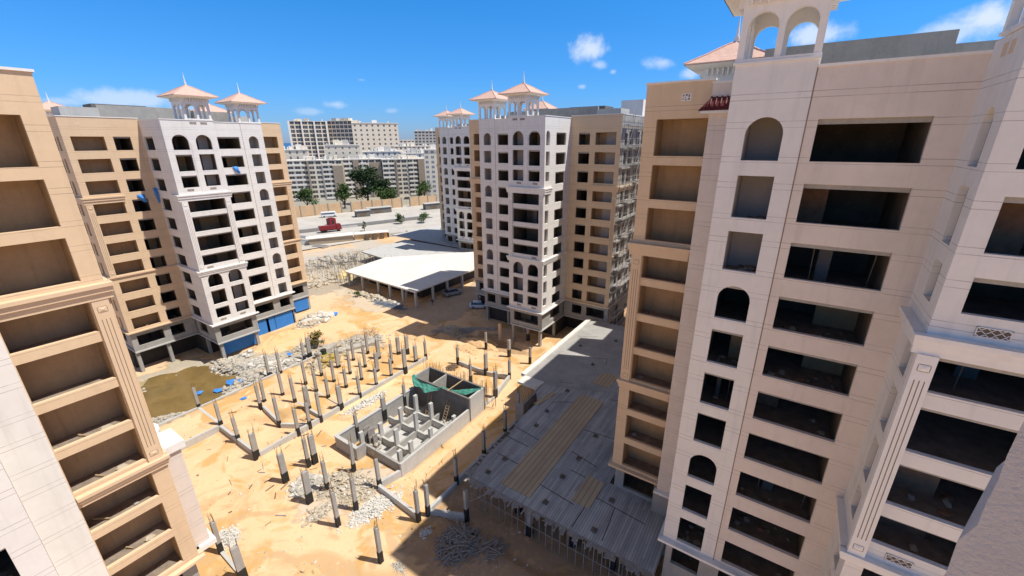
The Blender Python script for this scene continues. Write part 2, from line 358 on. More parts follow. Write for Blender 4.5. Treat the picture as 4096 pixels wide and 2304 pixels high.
def pilaster(mb, F, u0, u1, d, z0, z1, out, mat):
    fbox(mb, F, u0, u1, d-.02, d+out, z0, z1, mat)
    w = u1-u0; n = 3; dk = 'groove'
    for i in range(n):
        c = u0+w*(.26+.24*i); fbox(mb, F, c-.02, c+.02, d+out-.001, d+out+.004, z0+1.15, z1-1.25, dk)
    for zc in (z1-.62, z0+.55):
        c = (u0+u1)/2; e = w*.27; tip = F.p(c, d+out+.06, zc)
        q = [F.p(c-e, d+out+.004, zc-e*.8), F.p(c+e, d+out+.004, zc-e*.8), F.p(c+e, d+out+.004, zc+e*.8), F.p(c-e, d+out+.004, zc+e*.8)]
        for i in range(4): mb.face([q[i], q[(i+1) % 4], tip], mat)
        for (p, s_, r_, t_) in ((c-e-.03, c-e, zc-e*.8, zc+e*.8), (c+e, c+e+.03, zc-e*.8, zc+e*.8), (c-e, c+e, zc-e*.8-.03, zc-e*.8), (c-e, c+e, zc+e*.8, zc+e*.8+.03)):
            fbox(mb, F, p, s_, d+out-.001, d+out+.003, r_, t_, dk)
mk('groove', (.25,.18,.13), var=.1)

def pavilion(parent, cx, cy, z, s=3.8, hts=1.):
    """open roof lantern: arcade on a square plan, wide eaves, low tiled pyramid, spike finial"""
    m = MB(); h = s/2; zt = z+3.15
    m.box(cx-h-.06, cx+h+.06, cy-h-.06, cy+h+.06, z, z+.14, 'whitesm')
    for (O, U, N_) in (((cx-h,cy-h),(1,0),(0,-1)), ((cx+h,cy-h),(0,1),(1,0)), ((cx+h,cy+h),(-1,0),(0,1)), ((cx-h,cy+h),(0,-1),(-1,0))):
        F = Fr(O, U, N_); ho = [(.33, s/2-.15, z+.141, z+2.3, 1), (s/2+.15, s-.33, z+.141, z+2.3, 1)]
        wall(m, F, 0, s, z+.14, zt, ho, 'whitesm', t=.26)
        G = Fr((F.p(0,-.26,0)[0], F.p(0,-.26,0)[1]), U, N_); wall(m, G, .26, s-.26, z+.14, zt, [(a,b,c,d,e) for a,b,c,d,e in ho], 'whitesm', t=.001)
        for k in range(9):
            c = .35+k*(s-.7)/8; fbox(m, F, c-.06, c+.06, .002, .3, zt-.5, zt-.02, 'whitesm')
    e = h+1.2
    m.hexa([(cx-h-.3,cy-h-.3,zt), (cx+h+.3,cy-h-.3,zt), (cx+h+.3,cy+h+.3,zt), (cx-h-.3,cy+h+.3,zt), (cx-e,cy-e,zt+.22), (cx+e,cy-e,zt+.22), (cx+e,cy+e,zt+.22), (cx-e,cy+e,zt+.22)], 'whitesm')
    o = part('roof_pavilion', m, parent)
    r = MB(); e += .05; zz = zt+.225
    rings = [(e, zz), (e, zz+.1), (e*.62, zz+.72), (e*.3, zz+1.32), (.12, zz+1.75)]
    for (a, za), (b, zb) in zip(rings, rings[1:]):
        A = [(cx-a,cy-a,za), (cx+a,cy-a,za), (cx+a,cy+a,za), (cx-a,cy+a,za)]; B = [(cx-b,cy-b,zb), (cx+b,cy-b,zb), (cx+b,cy+b,zb), (cx-b,cy+b,zb)]
        for i in range(4): r.face([A[i], A[(i+1) % 4], B[(i+1) % 4], B[i]], 'tile')
    for sx in (-1, 1):
        for sy in (-1, 1):
            for (a, za), (b, zb) in zip(rings[1:], rings[2:]): r.tube((cx+sx*a,cy+sy*a,za+.02), (cx+sx*b,cy+sy*b,zb+.02), .07, .07, 'tile', 5)
    part('pavilion_roof', r, o)
    q = MB(); zz += 1.7
    q.tube((cx,cy,zz), (cx,cy,zz+.25), .22, .14, 'whitesm', 8); q.tube((cx,cy,zz+.25), (cx,cy,zz+.4), .2, .2, 'whitesm', 8); q.tube((cx,cy,zz+.4), (cx,cy,zz+1.9), .12, .02, 'whitesm', 8)
    part('spire', q, o)
    return o

def block_roof(m, F, u0, u1, d0, d1, z, mat='conc_lt'):
    m.face([F.p(u0,d0,z), F.p(u1,d0,z), F.p(u1,d1,z), F.p(u0,d1,z)], mat)

# ---- building of kind A: tan flank, projecting white bay, recessed white wing, tan flank
def building_A(label, F, S0, p, D1, side='tan', blind=False, detail=True, wings=True, ztop=41.9, cat='building'):
    o0 = F.p(8, -8, 0)
    root = thing('apartment_building', label, cat, (o0[0], o0[1], 0), 'cream apartment buildings under construction')
    S = [S0-p*k for k in range(10)]; ZB = 7.35; ZT = ztop; TT = ztop+.35
    lift = lambda k: .7 if k in (2, 6, 9) else 0.
    tn = MB(); wh = MB()
    def rooms(Fr_, holes, kind, d=0, name='window'):
        for h in holes: room(Fr_, h, root, kind, d, name=name)
    # tan flank
    T = Fr(F.p(0,-D1,0)[:2], F.U[:2], F.N[:2])
    hb = [(-8.6, -4.8, S[k], S[k]+2.05) for k in range(10)]; hs = [(-3.75, -1.6, S[k], S[k]+2.05) for k in range(10)]
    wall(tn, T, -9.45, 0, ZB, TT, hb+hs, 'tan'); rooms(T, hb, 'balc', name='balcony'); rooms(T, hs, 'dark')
    for c in (-7.4, -3.): fbox(tn, T, c-.35, c+.35, -.01, .012, TT-1.25, TT-.75, 'tansm')
    # outer side of the tan flank
    SD = T.side(-9.45, 0, -1)
    if side == 'tan':
        h1 = [(2.1, 3.2, S[k], S[k]+2.05) for k in range(10)]; h2 = [(4., 6.4, S[k], S[k]+2.05) for k in range(10)]
        wall(tn, SD, 0, 18, ZB, TT, h1+h2, 'tan'); rooms(SD, h1+h2, 'dark' if not blind else 'dark')
    else:
        cn = MB(); h1 = [(1.95, 3.1, S[k]-.2, S[k]+1.9) for k in range(10)]; h2 = [(4.1, 6.6, S[k]-.2, S[k]+2.2) for k in range(10)]; h3 = [(8., 10.2, S[k]-.2, S[k]+2.2) for k in range(10)]; h4 = [(11.2, 13.4, S[k]-.2, S[k]+2.2) for k in range(10)]
        wall(cn, SD, 0, 15, ZB, TT-.02, h1+h2+h3+h4, 'concrete'); rooms(SD, h1+h2+h3+h4, 'gal')
        for k in range(10): fbox(cn, SD, 0, 15, -.05, .5, S[k]-.75, S[k]-.5, 'concrete')
        part('unplastered_wall', cn, root)
    # bay
    W = 7.3
    hk = []
    def bay_holes(k):
        z = S[k]+lift(k)
        if k in (0, 7): return [(.9, 3.15, z, S[k]+2.3, 1), (4.15, 6.4, z, S[k]+2.3, 1)]
        if k < 3 or k > 6: return [(.9, 3.15, z, S[k]+2.55), (4.15, 6.4, z, S[k]+2.55)]
        return [(.9, 6.4, z, S[k]+(2.05 if k == 3 else 2.5))]
    allh = []
    for k in range(10):
        hh = bay_holes(k); allh += hh
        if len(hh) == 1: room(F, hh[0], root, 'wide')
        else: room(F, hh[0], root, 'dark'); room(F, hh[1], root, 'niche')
    wall(wh, F, 0, W, ZB, ZT, allh, 'white')
    # raised verticals framing the upper and lower tiers
    for (za, zb) in ((S[2]-.6, S[0]+1.2), ):
        for c in (3.65,): fbox(wh, F, c-.3, c+.3, -.01, .06, za+.05, zb, 'white')
    # narrow lit side of the bay
    B = F.side(0, 0, -1)
    sa = [(.45, 1.75, S[k]+lift(k), S[k]+2.3, k in (0, 7)) for k in range(10)]
    x1 = min(7.75, D1-.75); sb = [(4.0, x1, S[k], S[k]+2.05) for k in range(10)]
    if blind: sb = [(4.5, D1-.35, S[k], S[k]+2.05) for k in range(10)]
    if blind:
        wall(wh, B, 0, D1, ZB, ZT, sb, 'white')
        for h in sa: fbox(wh, B, h[0]+.0, h[1], -.01, .03, h[2], h[3]-.4, 'white')
    else:
        wall(wh, B, 0, D1, ZB, ZT, sa+sb, 'white'); rooms(B, sa, 'slot')
    rooms(B, sb, 'dark')
    wall(wh, F.side(W, 0, 1), 0, 5.3, ZB, ZT, [], 'white')
    # recessed white wing
    G = Fr(F.p(0,-5.3,0)[:2], F.U[:2], F.N[:2])
    h1 = [(9.6, 13.3, S[k], S[k]+2.05) for k in range(10)]; h2 = [(14.9, 16.65, S[k], S[k]+2.2, k in (0, 3, 7)) for k in range(10)]
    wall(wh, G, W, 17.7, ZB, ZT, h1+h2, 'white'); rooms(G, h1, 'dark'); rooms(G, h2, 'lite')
    fbox(wh, G, 13.84, 13.9, -.01, .005, ZB, ZT, 'groove')
    wall(wh, G.side(17.7, 0, 1), 0, 5., ZB, ZT, [], 'white')
    # second tan flank
    Q = Fr(F.p(0,-10.3,0)[:2], F.U[:2], F.N[:2])
    h3 = [(19.3, 23.1, S[k], S[k]+2.2) for k in range(10)]
    part('tan_wall', tn, root); tn = MB()
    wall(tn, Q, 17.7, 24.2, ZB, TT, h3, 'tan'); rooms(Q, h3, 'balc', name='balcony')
    fbox(tn, Q, 20.8, 21.5, -.01, .012, TT-1.25, TT-.75, 'tansm')
    wall(tn, Q.side(24.2, 0, 1), 0, 12, ZB, TT, [], 'tan')
    part('tan_wall', tn, root); part('white_wall', wh, root)
    # mouldings
    lw = PartList(root, 'white_cornice'); lt = PartList(root, 'tan_cornice')
    for (za, zb, o_) in ((29.05, 30.1, .42), (16.45, 17.3, .35)):
        sft = S0-36.95
        za += sft*.75; zb += sft*.75
        ledge(lw, F, -.42, W+.4, 0, za, zb, o_, 'whitesm')
        ledge(lw, B, .0, 2.6 if zb > 20 else D1, 0, za, zb, o_*.9, 'whitesm')
        if zb > 20:
            ledge(lt, T, -9.75, -4.5, 0, za, zb, .4, 'tansm'); ledge(lt, Q, 18.9, 24.5, 0, za, zb, .4, 'tansm'); ledge(lt, SD, 0, 8, 0, za, zb, .35, 'tansm')
        else:
            ledge(lt, T, -9.7, -.4, 0, zb-.4, zb, .22, 'tansm', False); ledge(lt, Q, 18.1, 24.4, 0, zb-.4, zb, .22, 'tansm', False)
            ledge(lt, SD, 0, 10, 0, zb-.4, zb, .22, 'tansm', False)
    for (X, a, b, d_) in ((F, -.4, W+.4, 0), (G, W+.2, 18., 0), (B, 0, D1-.3, 0)): ledge(lw, X, a, b, d_, 6.95, 7.36, .4, 'whitesm', False)
    for (X, a, b) in ((T, -9.75, 0), (Q, 17.8, 24.5), (SD, 0, 12)): ledge(lt, X, a, b, 0, 6.95, 7.36, .35, 'tansm', False)
    pm = MB()
    z0, z1 = 17.3+(S0-36.95)*.75, 29.06+(S0-36.95)*.75
    pilaster(pm, F, .02, .88, 0, z0, z1, .16, 'whitesm'); part('pilaster', pm, root); pm = MB(); pilaster(pm, F, 6.42, 7.28, 0, z0, z1, .16, 'whitesm')
    part('pilaster', pm, root)
    pt = MB(); pilaster(pt, T, -9.43, -8.62, 0, z0, z1, .14, 'tansm'); part('pilaster', pt, root)
    p3 = MB(); pilaster(p3, Q, 23.2, 24.18, 0, z0, z1, .14, 'tansm'); part('pilaster', p3, root)
    # vent grilles under the first ledge floor and near the top
    for (u, z) in ((1.3, ZT-.62), (3.9, ZT-.55), (5.4, ZT-.55), (1.3, S[2]+.15), (4.6, S[2]+.15), (1.3, S[9]+.12), (4.6, S[9]+.12), (1.3, S[6]+.12)):
        if u == 1.3 and z > 40: continue
        gm = MB()
        fbox(gm, F, u, u+.95, .0, .035, z, z+.34, 'innerwall')
        for i in range(5): fbox(gm, F, u+.08+i*.18, u+.16+i*.18, .034, .04, z+.05, z+.29, 'dark')
        part('vent_grille', gm, root)
    lw.name = lt.name = 'parapet_cap'
    # caps of the parapets
    for (X, a, b, z) in ((F, -.08, W+.08, ZT), (B, 0, D1, ZT), (G, W, 17.78, ZT)): fbox(lw, X, a, b, -.3, .07, z, z+.12, 'whitesm')
    fbox(lw, G, 17.48, 17.77, -5., 0, ZT, ZT+.12, 'whitesm')
    for (X, a, b, z) in ((T, -9.53, .0, TT), (Q, 17.75, 24.28, TT), (SD, 0, 15, TT)): fbox(lt, X, a, b, -.3, .07, z, z+.12, 'whitesm')
    # concrete floors below the ledge and legs and dark shade fill of the open car park
    cm = PartList(root, 'base_storey')
    def low(X, a, b, hl, d_=-.25):
        cm = MB()
        Y = Fr(X.p(0, d_, 0)[:2], X.U[:2], X.N[:2]); wall(cm, Y, a, b, 3.5, 6.96, hl, 'concrete', t=.3)
        for h in hl: room(Y, h, root, 'dark')
        ledge(cm, Y, a, b, 0, 3.3, 3.62, .22, 'conc_lt', False); part('base_storey', cm, root)
    low(F, 0, W, [(.9, 6.4, 4.5, 6.5)]); low(T, -9.4, .25, [(-8.6, -4.8, 4.5, 6.5), (-3.75, -1.6, 4.5, 6.5)])
    low(B, .25, D1, [(4., D1-1.2, 4.5, 6.5)]); low(G, W-.25, 17.6, [(9.2, 13.3, 4.5, 6.5), (14.7, 16.9, 4.5, 6.5)]); low(Q, 17.6, 24.1, [(19.3, 23., 4.5, 6.5)])
    low(SD, .25, 14, [(4., 6.6, 4.5, 6.5)])
    fbox(cm, F, -9.3, 24., -20.5, -11.9, -1, 3.3, 'void'); fbox(cm, F, .3, 17.3, -13.8, -6.6, -1, 3.3, 'void')  # near-black blocks stand in for shade inside the open car park
    fbox(cm, F, -9.3, 24., -24, -10.35, 3.3, 3.5, 'concrete'); fbox(cm, F, .1, 7.2, -10.3, -.3, 3.3, 3.5, 'concrete')
    fbox(cm, F, 7.2, 17.5, -10.3, -5.6, 3.3, 3.5, 'concrete'); fbox(cm, F, -9.3, .1, -10.3, -D1-.3, 3.3, 3.5, 'concrete')
    for (u, d_) in ((.6, -.7), (6.8, -.7), (.6, -6.5), (6.8, -5.), (11.5, -6.), (17.2, -6.), (-9.1, -D1-.7), (-4.6, -D1-.7), (-9.1, -D1-6), (23.8, -10.9), (20, -10.9)):
        q = MB(); fbox(q, F, u-.25, u+.25, d_-.3, d_+.3, -1.2, 3.3, 'concrete'); part('support_column', q, root)
    # roofs, back walls, roof structures
    rm = MB()
    block_roof(rm, F, -9.4, 24.1, -D1-2, -24, 41.); block_roof(rm, F, .1, 7.2, -.2, -12, 41.); block_roof(rm, F, 7.2, 17.6, -5.4, -12, 41.); block_roof(rm, F, -9.4, 0.2, -D1-.2, -D1-3, 41.)
    wall(rm, F.side(24.2, -22, 1), 0, 3, 3.5, TT, [], 'tansm'); BK = Fr(F.p(0,-26,0)[:2], F.U[:2], (-F.N.x, -F.N.y)); wall(rm, BK, -9.45, 24.2, 3.5, TT, [], 'tansm')
    part('flat_roof', rm, root)
    st = PartList(root, 'stair_block'); fbox(st, F, -3.5, 9.5, -13.5, -13.1, 41.01, 43.9, 'concrete'); fbox(st, F, -8, -3.5, -17, -12.5, 41.01, 43.4, 'conc_lt'); fbox(st, F, 9.51, 15.5, -16, -12, 41.01, 43.6, 'concrete')
    fbox(st, F, -3, 4.4, -22, -17.5, 41.01, 44.3, 'conc_dk'); fbox(st, F, 4.42, 10, -22, -17.9, 41.01, 43.6, 'conc_lt'); fbox(st, F, 15.6, 20.5, -18, -14.2, 41.01, 43.1, 'conc_lt')
    if side != 'tan':
        fbox(st, F, -14.8+6, -4.5, -24.5, -22.1, 41.01, 45.4, 'whitesm')
    a = F.p(5.35, -1.95, 0); pavilion(root, a[0], a[1], ZT+.13)
    a = F.p(15.8, -7.25, 0); pavilion(root, a[0], a[1], ZT+.13)
    if side != 'tan': a = F.p(11.6, -19.3, 0); pavilion(root, a[0], a[1], 40.8, s=3.4)
    elif blind: a = F.p(17.4, -24.3, 0); pavilion(root, a[0], a[1], 40.6, s=4.)
    return root

# ---- building of kind R: tan flank, setback, white tower with arches, wide windows, projecting wing
def building_R(label, F, S0, p, ztop=41.45, wing=True, tdr=.0):
    o0 = F.p(8, -8, 0); root = thing('apartment_building', label, 'building', (o0[0], o0[1], 0), 'cream apartment buildings under construction')
    S = [S0-p*k for k in range(10)]; ZB = 7.35; ZT = ztop
    tn = MB(); wh = MB(); pk = MB(); lw = PartList(root, 'white_cornice'); lt = PartList(root, 'tan_cornice'); pm = MB(); PKM = 'white' if tdr else 'pink'
    T = Fr(F.p(0,-5.7,0)[:2], F.U[:2], F.N[:2]); E_ = Fr(F.p(0,-4.65,0)[:2], F.U[:2], F.N[:2])
    ht = [(.95, 4.6, S[k], S[k]+(2.05 if k in (3, 7) else 2.58)) for k in range(10)]
    wall(tn, T, 0, 4.7, ZB, ZT+.42, ht, 'tan')
    for h in ht: room(T, h, root, 'balc', name='balcony')
    SD = T.side(0, 0, -1); hs = [(2.3, 4.4, S[k], S[k]+2.3) for k in range(10)]
    wall(tn, SD, 0, 20, ZB, ZT+.42, hs, 'tan')
    for h in hs: room(SD, h, root, 'dark')
    ledge(lt, T, -.28, 4.6, 0, 29.1, 30.1, .5, 'tansm'); ledge(lt, T, -.2, 4.6, 0, 16.35, 17.15, .38, 'tansm'); ledge(lt, T, -.3, 4.7, 0, 6.85, 7.36, .4, 'tansm', False)
    ledge(lt, SD, 0, 9, 0, 29.1, 30.1, .28, 'tansm'); ledge(lt, SD, 0, 9, 0, 16.35, 17.15, .2, 'tansm'); ledge(lt, SD, 0, 9, 0, 6.85, 7.36, .3, 'tansm', False)
    pilaster(pm, T, .12, .9, 0, 17.16, 29.1, .17, 'tansm'); part('pilaster', pm, root)
    fbox(lt, T, -.1, 4.68, -.35, .1, ZT+.42, ZT+.55, 'whitesm'); fbox(lt, SD, .1, 20, -.3, .1, ZT+.42, ZT+.55, 'whitesm')
    if tdr == 0:
        pg = MB(); fbox(pg, T, 2.55, 3.2, -.01, .02, 40.65, 41.15, 'whitesm')
        for (a, b, c, d_) in ((2.62,2.72,40.95,41.08),(2.8,2.95,40.98,41.1),(3.0,3.1,40.9,41.08),(2.62,2.68,40.72,40.86),(2.76,2.92,40.7,40.76),(2.98,3.12,40.72,40.84),(2.78,2.84,40.82,40.92)): fbox(pg, T, a, b, .02, .028, c, d_, 'groove')
        part('vent_grille', pg, root)
    # setback wall with its small tiled canopy
    wall(pk, E_, 4.7, 6.5, ZB, ZT+.1, [], PKM); wall(pk, E_.side(4.7, 0, -1), 0, 1.05, ZB, ZT+.1, [], PKM); part('cream_wall', pk, root); pk = MB()
    cp = MB(); z = 40.72
    cp.hexa([E_.p(4.1,.75,z-.85), E_.p(6.48,.75,z-.85), E_.p(6.48,.02,z-.85), E_.p(4.1,.02,z-.85), E_.p(4.72,.12,z-.02), E_.p(6.48,.12,z-.02), E_.p(6.48,.02,z), E_.p(4.72,.02,z)], 'tiledk')
    for i in range(7):
        u = 4.45+i*.31; cp.tube(E_.p(u,.77,z-.82), E_.p(max(u,4.75),.14,z+.02), .05, .05, 'tiledk', 5)
    part('tiled_canopy', cp, root)
    fbox(lw, E_, 4.25, 6.48, .0, .66, z-1.02, z-.86, 'whitesm'); ledge(lw, E_, 4.5, 6.5, 0, 6.85, 7.36, .35, 'whitesm', False)
    fbox(lw, E_, 4.65, 6.5, -.3, .07, ZT+.1, ZT+.22, 'whitesm')
    # white tower
    ha = [(7.52, 9.36, S[k], S[k]+(2.28 if k in (0, 3, 7) else 2.42), k in (0, 3, 7)) for k in range(10)]
    wall(wh, F, 6.5, 10.3, ZB, ZT+.4, ha, 'white')
    for k, h in enumerate(ha): room(F, h, root, 'balcw' if k < 3 else 'dark')
    if True:
        wall(wh, F.side(6.5, 0, -1), 0, 4.65, ZB, ZT+.4, [], 'white')
    fbox(lw, F, 6.4, 10.35, -.3, .1, ZT+.4, ZT+.52, 'whitesm')
    ledge(lw, F, 6.2, 10.3, 0, 6.8, 7.36, .45, 'whitesm', False); ledge(lw, F.side(6.5, 0, -1), 0, 4.6, 0, 6.8, 7.36, .3, 'whitesm', False)
    fbox(wh, F, 10.27, 10.33, -.01, .006, ZB, ZT, 'groove')
    a = F.p(8.4, -1.95, 0); pavilion(root, a[0], a[1], ZT+.53)
    # wide windows
    hw = [(10.8, 15.2, S[k], S[k]+2.1) for k in range(10)]
    wall(pk, F, 10.3, 16.4, ZB, ZT, hw, PKM)
    for h in hw: room(F, h, root, 'wide')
    fbox(lw, F, 10.3, 16.4, -.35, .09, ZT, ZT+.13, 'whitesm'); ledge(lw, F, 10.3, 16.4, 0, 6.8, 7.36, .45, 'whitesm', False)
    part('white_wall', wh, root); wh = MB()
    # projecting wing
    X = F.side(16.4, 4.1, -1)   # its u runs back towards the main wall
    lift = lambda k: .65 if k in (2, 6, 9) else 0.
    hx = [(1.05, 2.3, S[k]+lift(k), S[k]+(2.3 if k in (0,3,7) else 2.45), k in (0, 3, 7)) for k in range(10)]
    wall(wh, X, 0, 4.1, ZB, 41.9, hx, 'white')
    for h in hx: room(X, h, root, 'slot')
    Y = Fr(F.p(0,4.1,0)[:2], F.U[:2], F.N[:2])
    hy = [(17.2 if k < 3 or k > 6 else 17.05, 22.6, S[k]+lift(k), S[k]+(1.75 if k == 3 else 2.25 if k < 3 else 2.45)) for k in range(10)]
    wall(wh, Y, 16.4, 28, ZB, 41.9, hy, 'white')
    for h in hy: room(Y, h, root, 'wide')
    ledge(lw, Y, 15.95, 28, 0, 29.0, 29.95, .5, 'whitesm'); ledge(lw, X, .0, 3.6, 0, 29.0, 29.95, .42, 'whitesm')
    ledge(lw, Y, 15.98, 28, 0, 16.3, 17.0, .42, 'whitesm'); ledge(lw, X, .0, 4.0, 0, 16.3, 17.0, .38, 'whitesm')
    pw = MB(); pilaster(pw, Y, 16.28, 17.0, 0, 17.01, 29.0, .3, 'whitesm'); part('pilaster', pw, root)
    fbox(lw, Y, 16.3, 28, -.3, .08, 41.9, 42.02, 'whitesm'); fbox(lw, X, 0, 3.0, -.3, .08, 41.9, 42.02, 'whitesm')
    for (u, z) in ((17.8, 30.18), (17.8, 17.25), (20.2, 30.18), (20.2, 17.25)):
        g = MB(); fbox(g, Y, u, u+1.05, .0, .03, z, z+.44, 'dark')
        for i in range(7):
            for j in range(3):
                c = u+.08+i*.15; zz = z+.07+j*.15; q = .11 if (i+j) % 2 else -.11
                A = Vector(Y.p(c-.07, .035, zz-q/2)); B_ = Vector(Y.p(c+.07, .035, zz+q/2)); g.tube(A, B_, .018, .018, 'whitesm', 4)
        for (a_, b_, c_, d_) in ((u, u+1.05, z, z+.035), (u, u+1.05, z+.405, z+.44), (u, u+.035, z, z+.44), (u+1.015, u+1.05, z, z+.44)): fbox(g, Y, a_, b_, .03, .055, c_, d_, 'whitesm')
        part('vent_grille', g, root)
    for u in (1.5, 2.3): vg = MB(); fbox(vg, X, u, u+.45, .0, .02, 41.1, 41.6, 'tansm'); part('vent_grille', vg, root)
    a = F.p(18.35, 2.1, 0); pavilion(root, a[0], a[1], 42.03)
    part('tan_wall', tn, root); part('white_wall', wh, root); part('cream_wall', pk, root)
    # lower concrete floors
    cm = MB()
    def low(Z, a, b, hl):
        cm = MB(); Yy = Fr(Z.p(0, -.3, 0)[:2], Z.U[:2], Z.N[:2]); wall(cm, Yy, a, b, -.5, 6.85, hl, 'concrete', t=.3)
        for h in hl: room(Yy, h, root, 'dark')
        part('base_storey', cm, root)
    low(T, .3, 4.7, [(1.2, 4.2, 4.6, 6.5), (1.2, 4.2, 0, 3)]); low(E_, 4.4, 6.8, []); low(F, 6.8, 16.7, [(7.3, 9.4, 4.6, 6.5), (10.8, 15.2, 4.6, 6.5), (7.3, 9.4, 0, 3), (10.8, 15.2, 0, 3)])
    low(SD, .3, 19, [(4, 7, 4.6, 6.5)]); low(F.side(6.5, 0, -1), .3, 4.6, []); low(X, .3, 4.4, []); low(Y, 16.7, 28, [])
    rm = MB(); block_roof(rm, F, .1, 28, -5.8, -24, 41.); block_roof(rm, F, 6.6, 28, -.1, -6, 41.); block_roof(rm, F, 16.5, 28, 4., -.1, 41.)
    BK = Fr(F.p(0,-25.7,0)[:2], F.U[:2], (-F.N.x, -F.N.y)); wall(rm, BK, 0, 28, -.5, ZT+.4, [], 'tansm'); wall(rm, Y.side(28, 0, 1), 0, 29.8, -.5, 41.9, [], 'whitesm')
    part('flat_roof', rm, root)
    st = PartList(root, 'stair_block'); fbox(st, F, 7.1, 16.5, -11.5, -7.9, 41.01, 43.78, 'concrete'); fbox(st, F, 16.51, 24, -11.5, -7.9, 41.01, 43.06, 'concrete')
    if not tdr:   # rear wings of the long block, with two recesses between them
        for (d0, d1, ua, ub) in ((-35.4, -25.8, .02, 27), (-37.4, -35.41, 6.7, 27), (-43., -37.41, .6, 27), (-49.5, -43.01, 4.2, 27), (-66., -49.51, .1, 27)):
            q = MB(); fbox(q, F, ua, ub, d0, d1, 3.6, 41.9, 'tansm'); part('rear_wing', q, root)
    a = F.p(4.6, -12.5, 0); pavilion(root, a[0], a[1], 40.1, s=3.6)
    return root

# B2 (sunlit, left middle), B3 (centre), B5 (behind B3)
b2 = building_A('white and tan block with sunlit front standing over the blue hoarding left of centre', Fr((-82., 27.2), (0, 1), (1, 0)), 37.0, 3.258, 8.6, blind=True, ztop=41.45)
b3 = building_A('white and tan block in the centre with a raw concrete scaffolded flank', Fr((-35.6, 63.6), (-1, 0), (0, -1)), 37.37, 3.29, 9.6, side='raw', ztop=41.9)
b5 = building_A('smaller-looking white block far behind the centre block beyond the white slab', Fr((-83.4, 104.), (-1, 0), (0, -1)), 37.4, 3.29, 9.6, ztop=42.3)
b4 = building_R('large shaded white and orange block filling the right side of the view', Fr((-10.4, 28.1), (1, 0), (0, -1)), 36.91, 3.257)
b1 = building_R('nearest tan block with stacked open balconies at the left edge', Fr((-28.3, 6.35), (0, -1), (1, 0)), 36.85, 3.235, ztop=41.1, tdr=1)
# balconies of the near left block that peek past its corner
nb = MB()
for (x0, x1, y1, z0, z1) in ((-36.8, -34.9, 7.5, 7.35, 16.5), (-39.2, -37., 7.1, 7.35, 15.6)): nb.box(x0, x1, 6.3, y1, z0, z1, 'pink')
nb.box(-39.5, -36.7, 6.3, 7.55, 15.6, 16., 'whitesm'); nb.prism([(-39.2,6.3),(-37.0,6.3),(-37.0,6.9),(-37.5,7.25),(-38.2,7.35),(-38.9,7.2),(-39.2,6.9)], 16.0, 17.3, 'whitesm'); nb.box(-37.2, -34.7, 6.3, 7.8, 16.5, 17.1, 'whitesm'); nb.box(-37.2, -34.6, 6.3, 7.8, 6.9, 7.36, 'whitesm')
for zc in (13.6, 10.3):
    for i in range(8):
        a0 = pi*i/8; a1 = pi*(i+1)/8
        nb.hexa([(-40.4+1.3*0, 8.2, 0)]*0 or [(-39., 7.1+.6*sin(a0), zc+1.1*cos(a0)), (-37.2, 7.1+.6*sin(a0), zc+1.1*cos(a0)), (-37.2, 7.1+.6*sin(a1), zc+1.1*cos(a1)), (-39., 7.1+.6*sin(a1), zc+1.1*cos(a1)),
                 (-39., 7.1+.35*sin(a0), zc+.8*cos(a0)), (-37.2, 7.1+.35*sin(a0), zc+.8*cos(a0)), (-37.2, 7.1+.35*sin(a1), zc+.8*cos(a1)), (-39., 7.1+.35*sin(a1), zc+.8*cos(a1))], 'whitesm')
part('corner_bay', nb, b1)

# blue hoarding of the sunlit block
for i, (y0, y1, x, z0, z1) in enumerate(((28.3, 34.2, -84., .2, 2.9), (35.9, 40.2, -87.7, .0, 3.1), (40.3, 44.4, -87.7, .0, 3.1), (46., 50.8, -92.6, .3, 3.1))):
    m = MB(); m.box(x-.08, x, y0, y1, z0, z1, 'blue'); m.box(x-.14, x-.081, y0, y0+.1, z0-.3, z1, 'steel'); m.box(x-.14, x-.081, y1-.1, y1, z0-.3, z1, 'steel')
    o = m.build('hoarding_panel'); tag(o, ['blue hoarding under the projecting white bay of the sunlit block', 'blue hoarding right of the bay, nearer half', 'blue hoarding right of the bay, farther half', 'small blue hoarding under the far tan end of the sunlit block'][i], 'hoarding', 'blue hoardings under the sunlit block')

# scaffolding on the raw flank of the centre block
sc = thing('scaffolding', 'steel and timber scaffolding climbing the raw concrete flank of the centre block', 'scaffold', (-25.6, 80, 0))
m = MB()
for y in [73.6+i*2.2 for i in range(7)]:
    for x in (-25.9, -24.9): m.tube((x, y, 0), (x, y, 41.5+R(-.6, 1)), .05, .05, 'steel', 5)
part('upright', m, sc); m = MB()
for k in range(13):
    z = 2+k*3.2
    for x in (-25.9, -24.9): m.tube((x, 73.4, z+.1), (x, 87.2, z+.1), .045, .045, 'steel', 5); m.tube((x, 73.4, z+1.2), (x, 87.2, z+1.2), .03, .03, 'steel', 4)
    for y in [73.6+i*2.2 for i in range(7)]: m.tube((-26.3, y, z), (-24.6, y, z), .04, .04, 'steel', 4)
part('ledger', m, sc); m = MB()
for k in range(13):
    z = 2.15+k*3.2
    for i in range(6):
        if R(0, 1) < .6: m.box(-25.8, -25.0, 73.6+i*2.2, 75.75+i*2.2, z, z+.05, 'woodgrey')
    for i in range(6):
        if R(0, 1) < .45: m.tube((-24.9, 73.6+i*2.2, z), (-24.9, 75.8+i*2.2, z+3.1), .035, .035, 'steel', 4)
part('planking', m, sc)

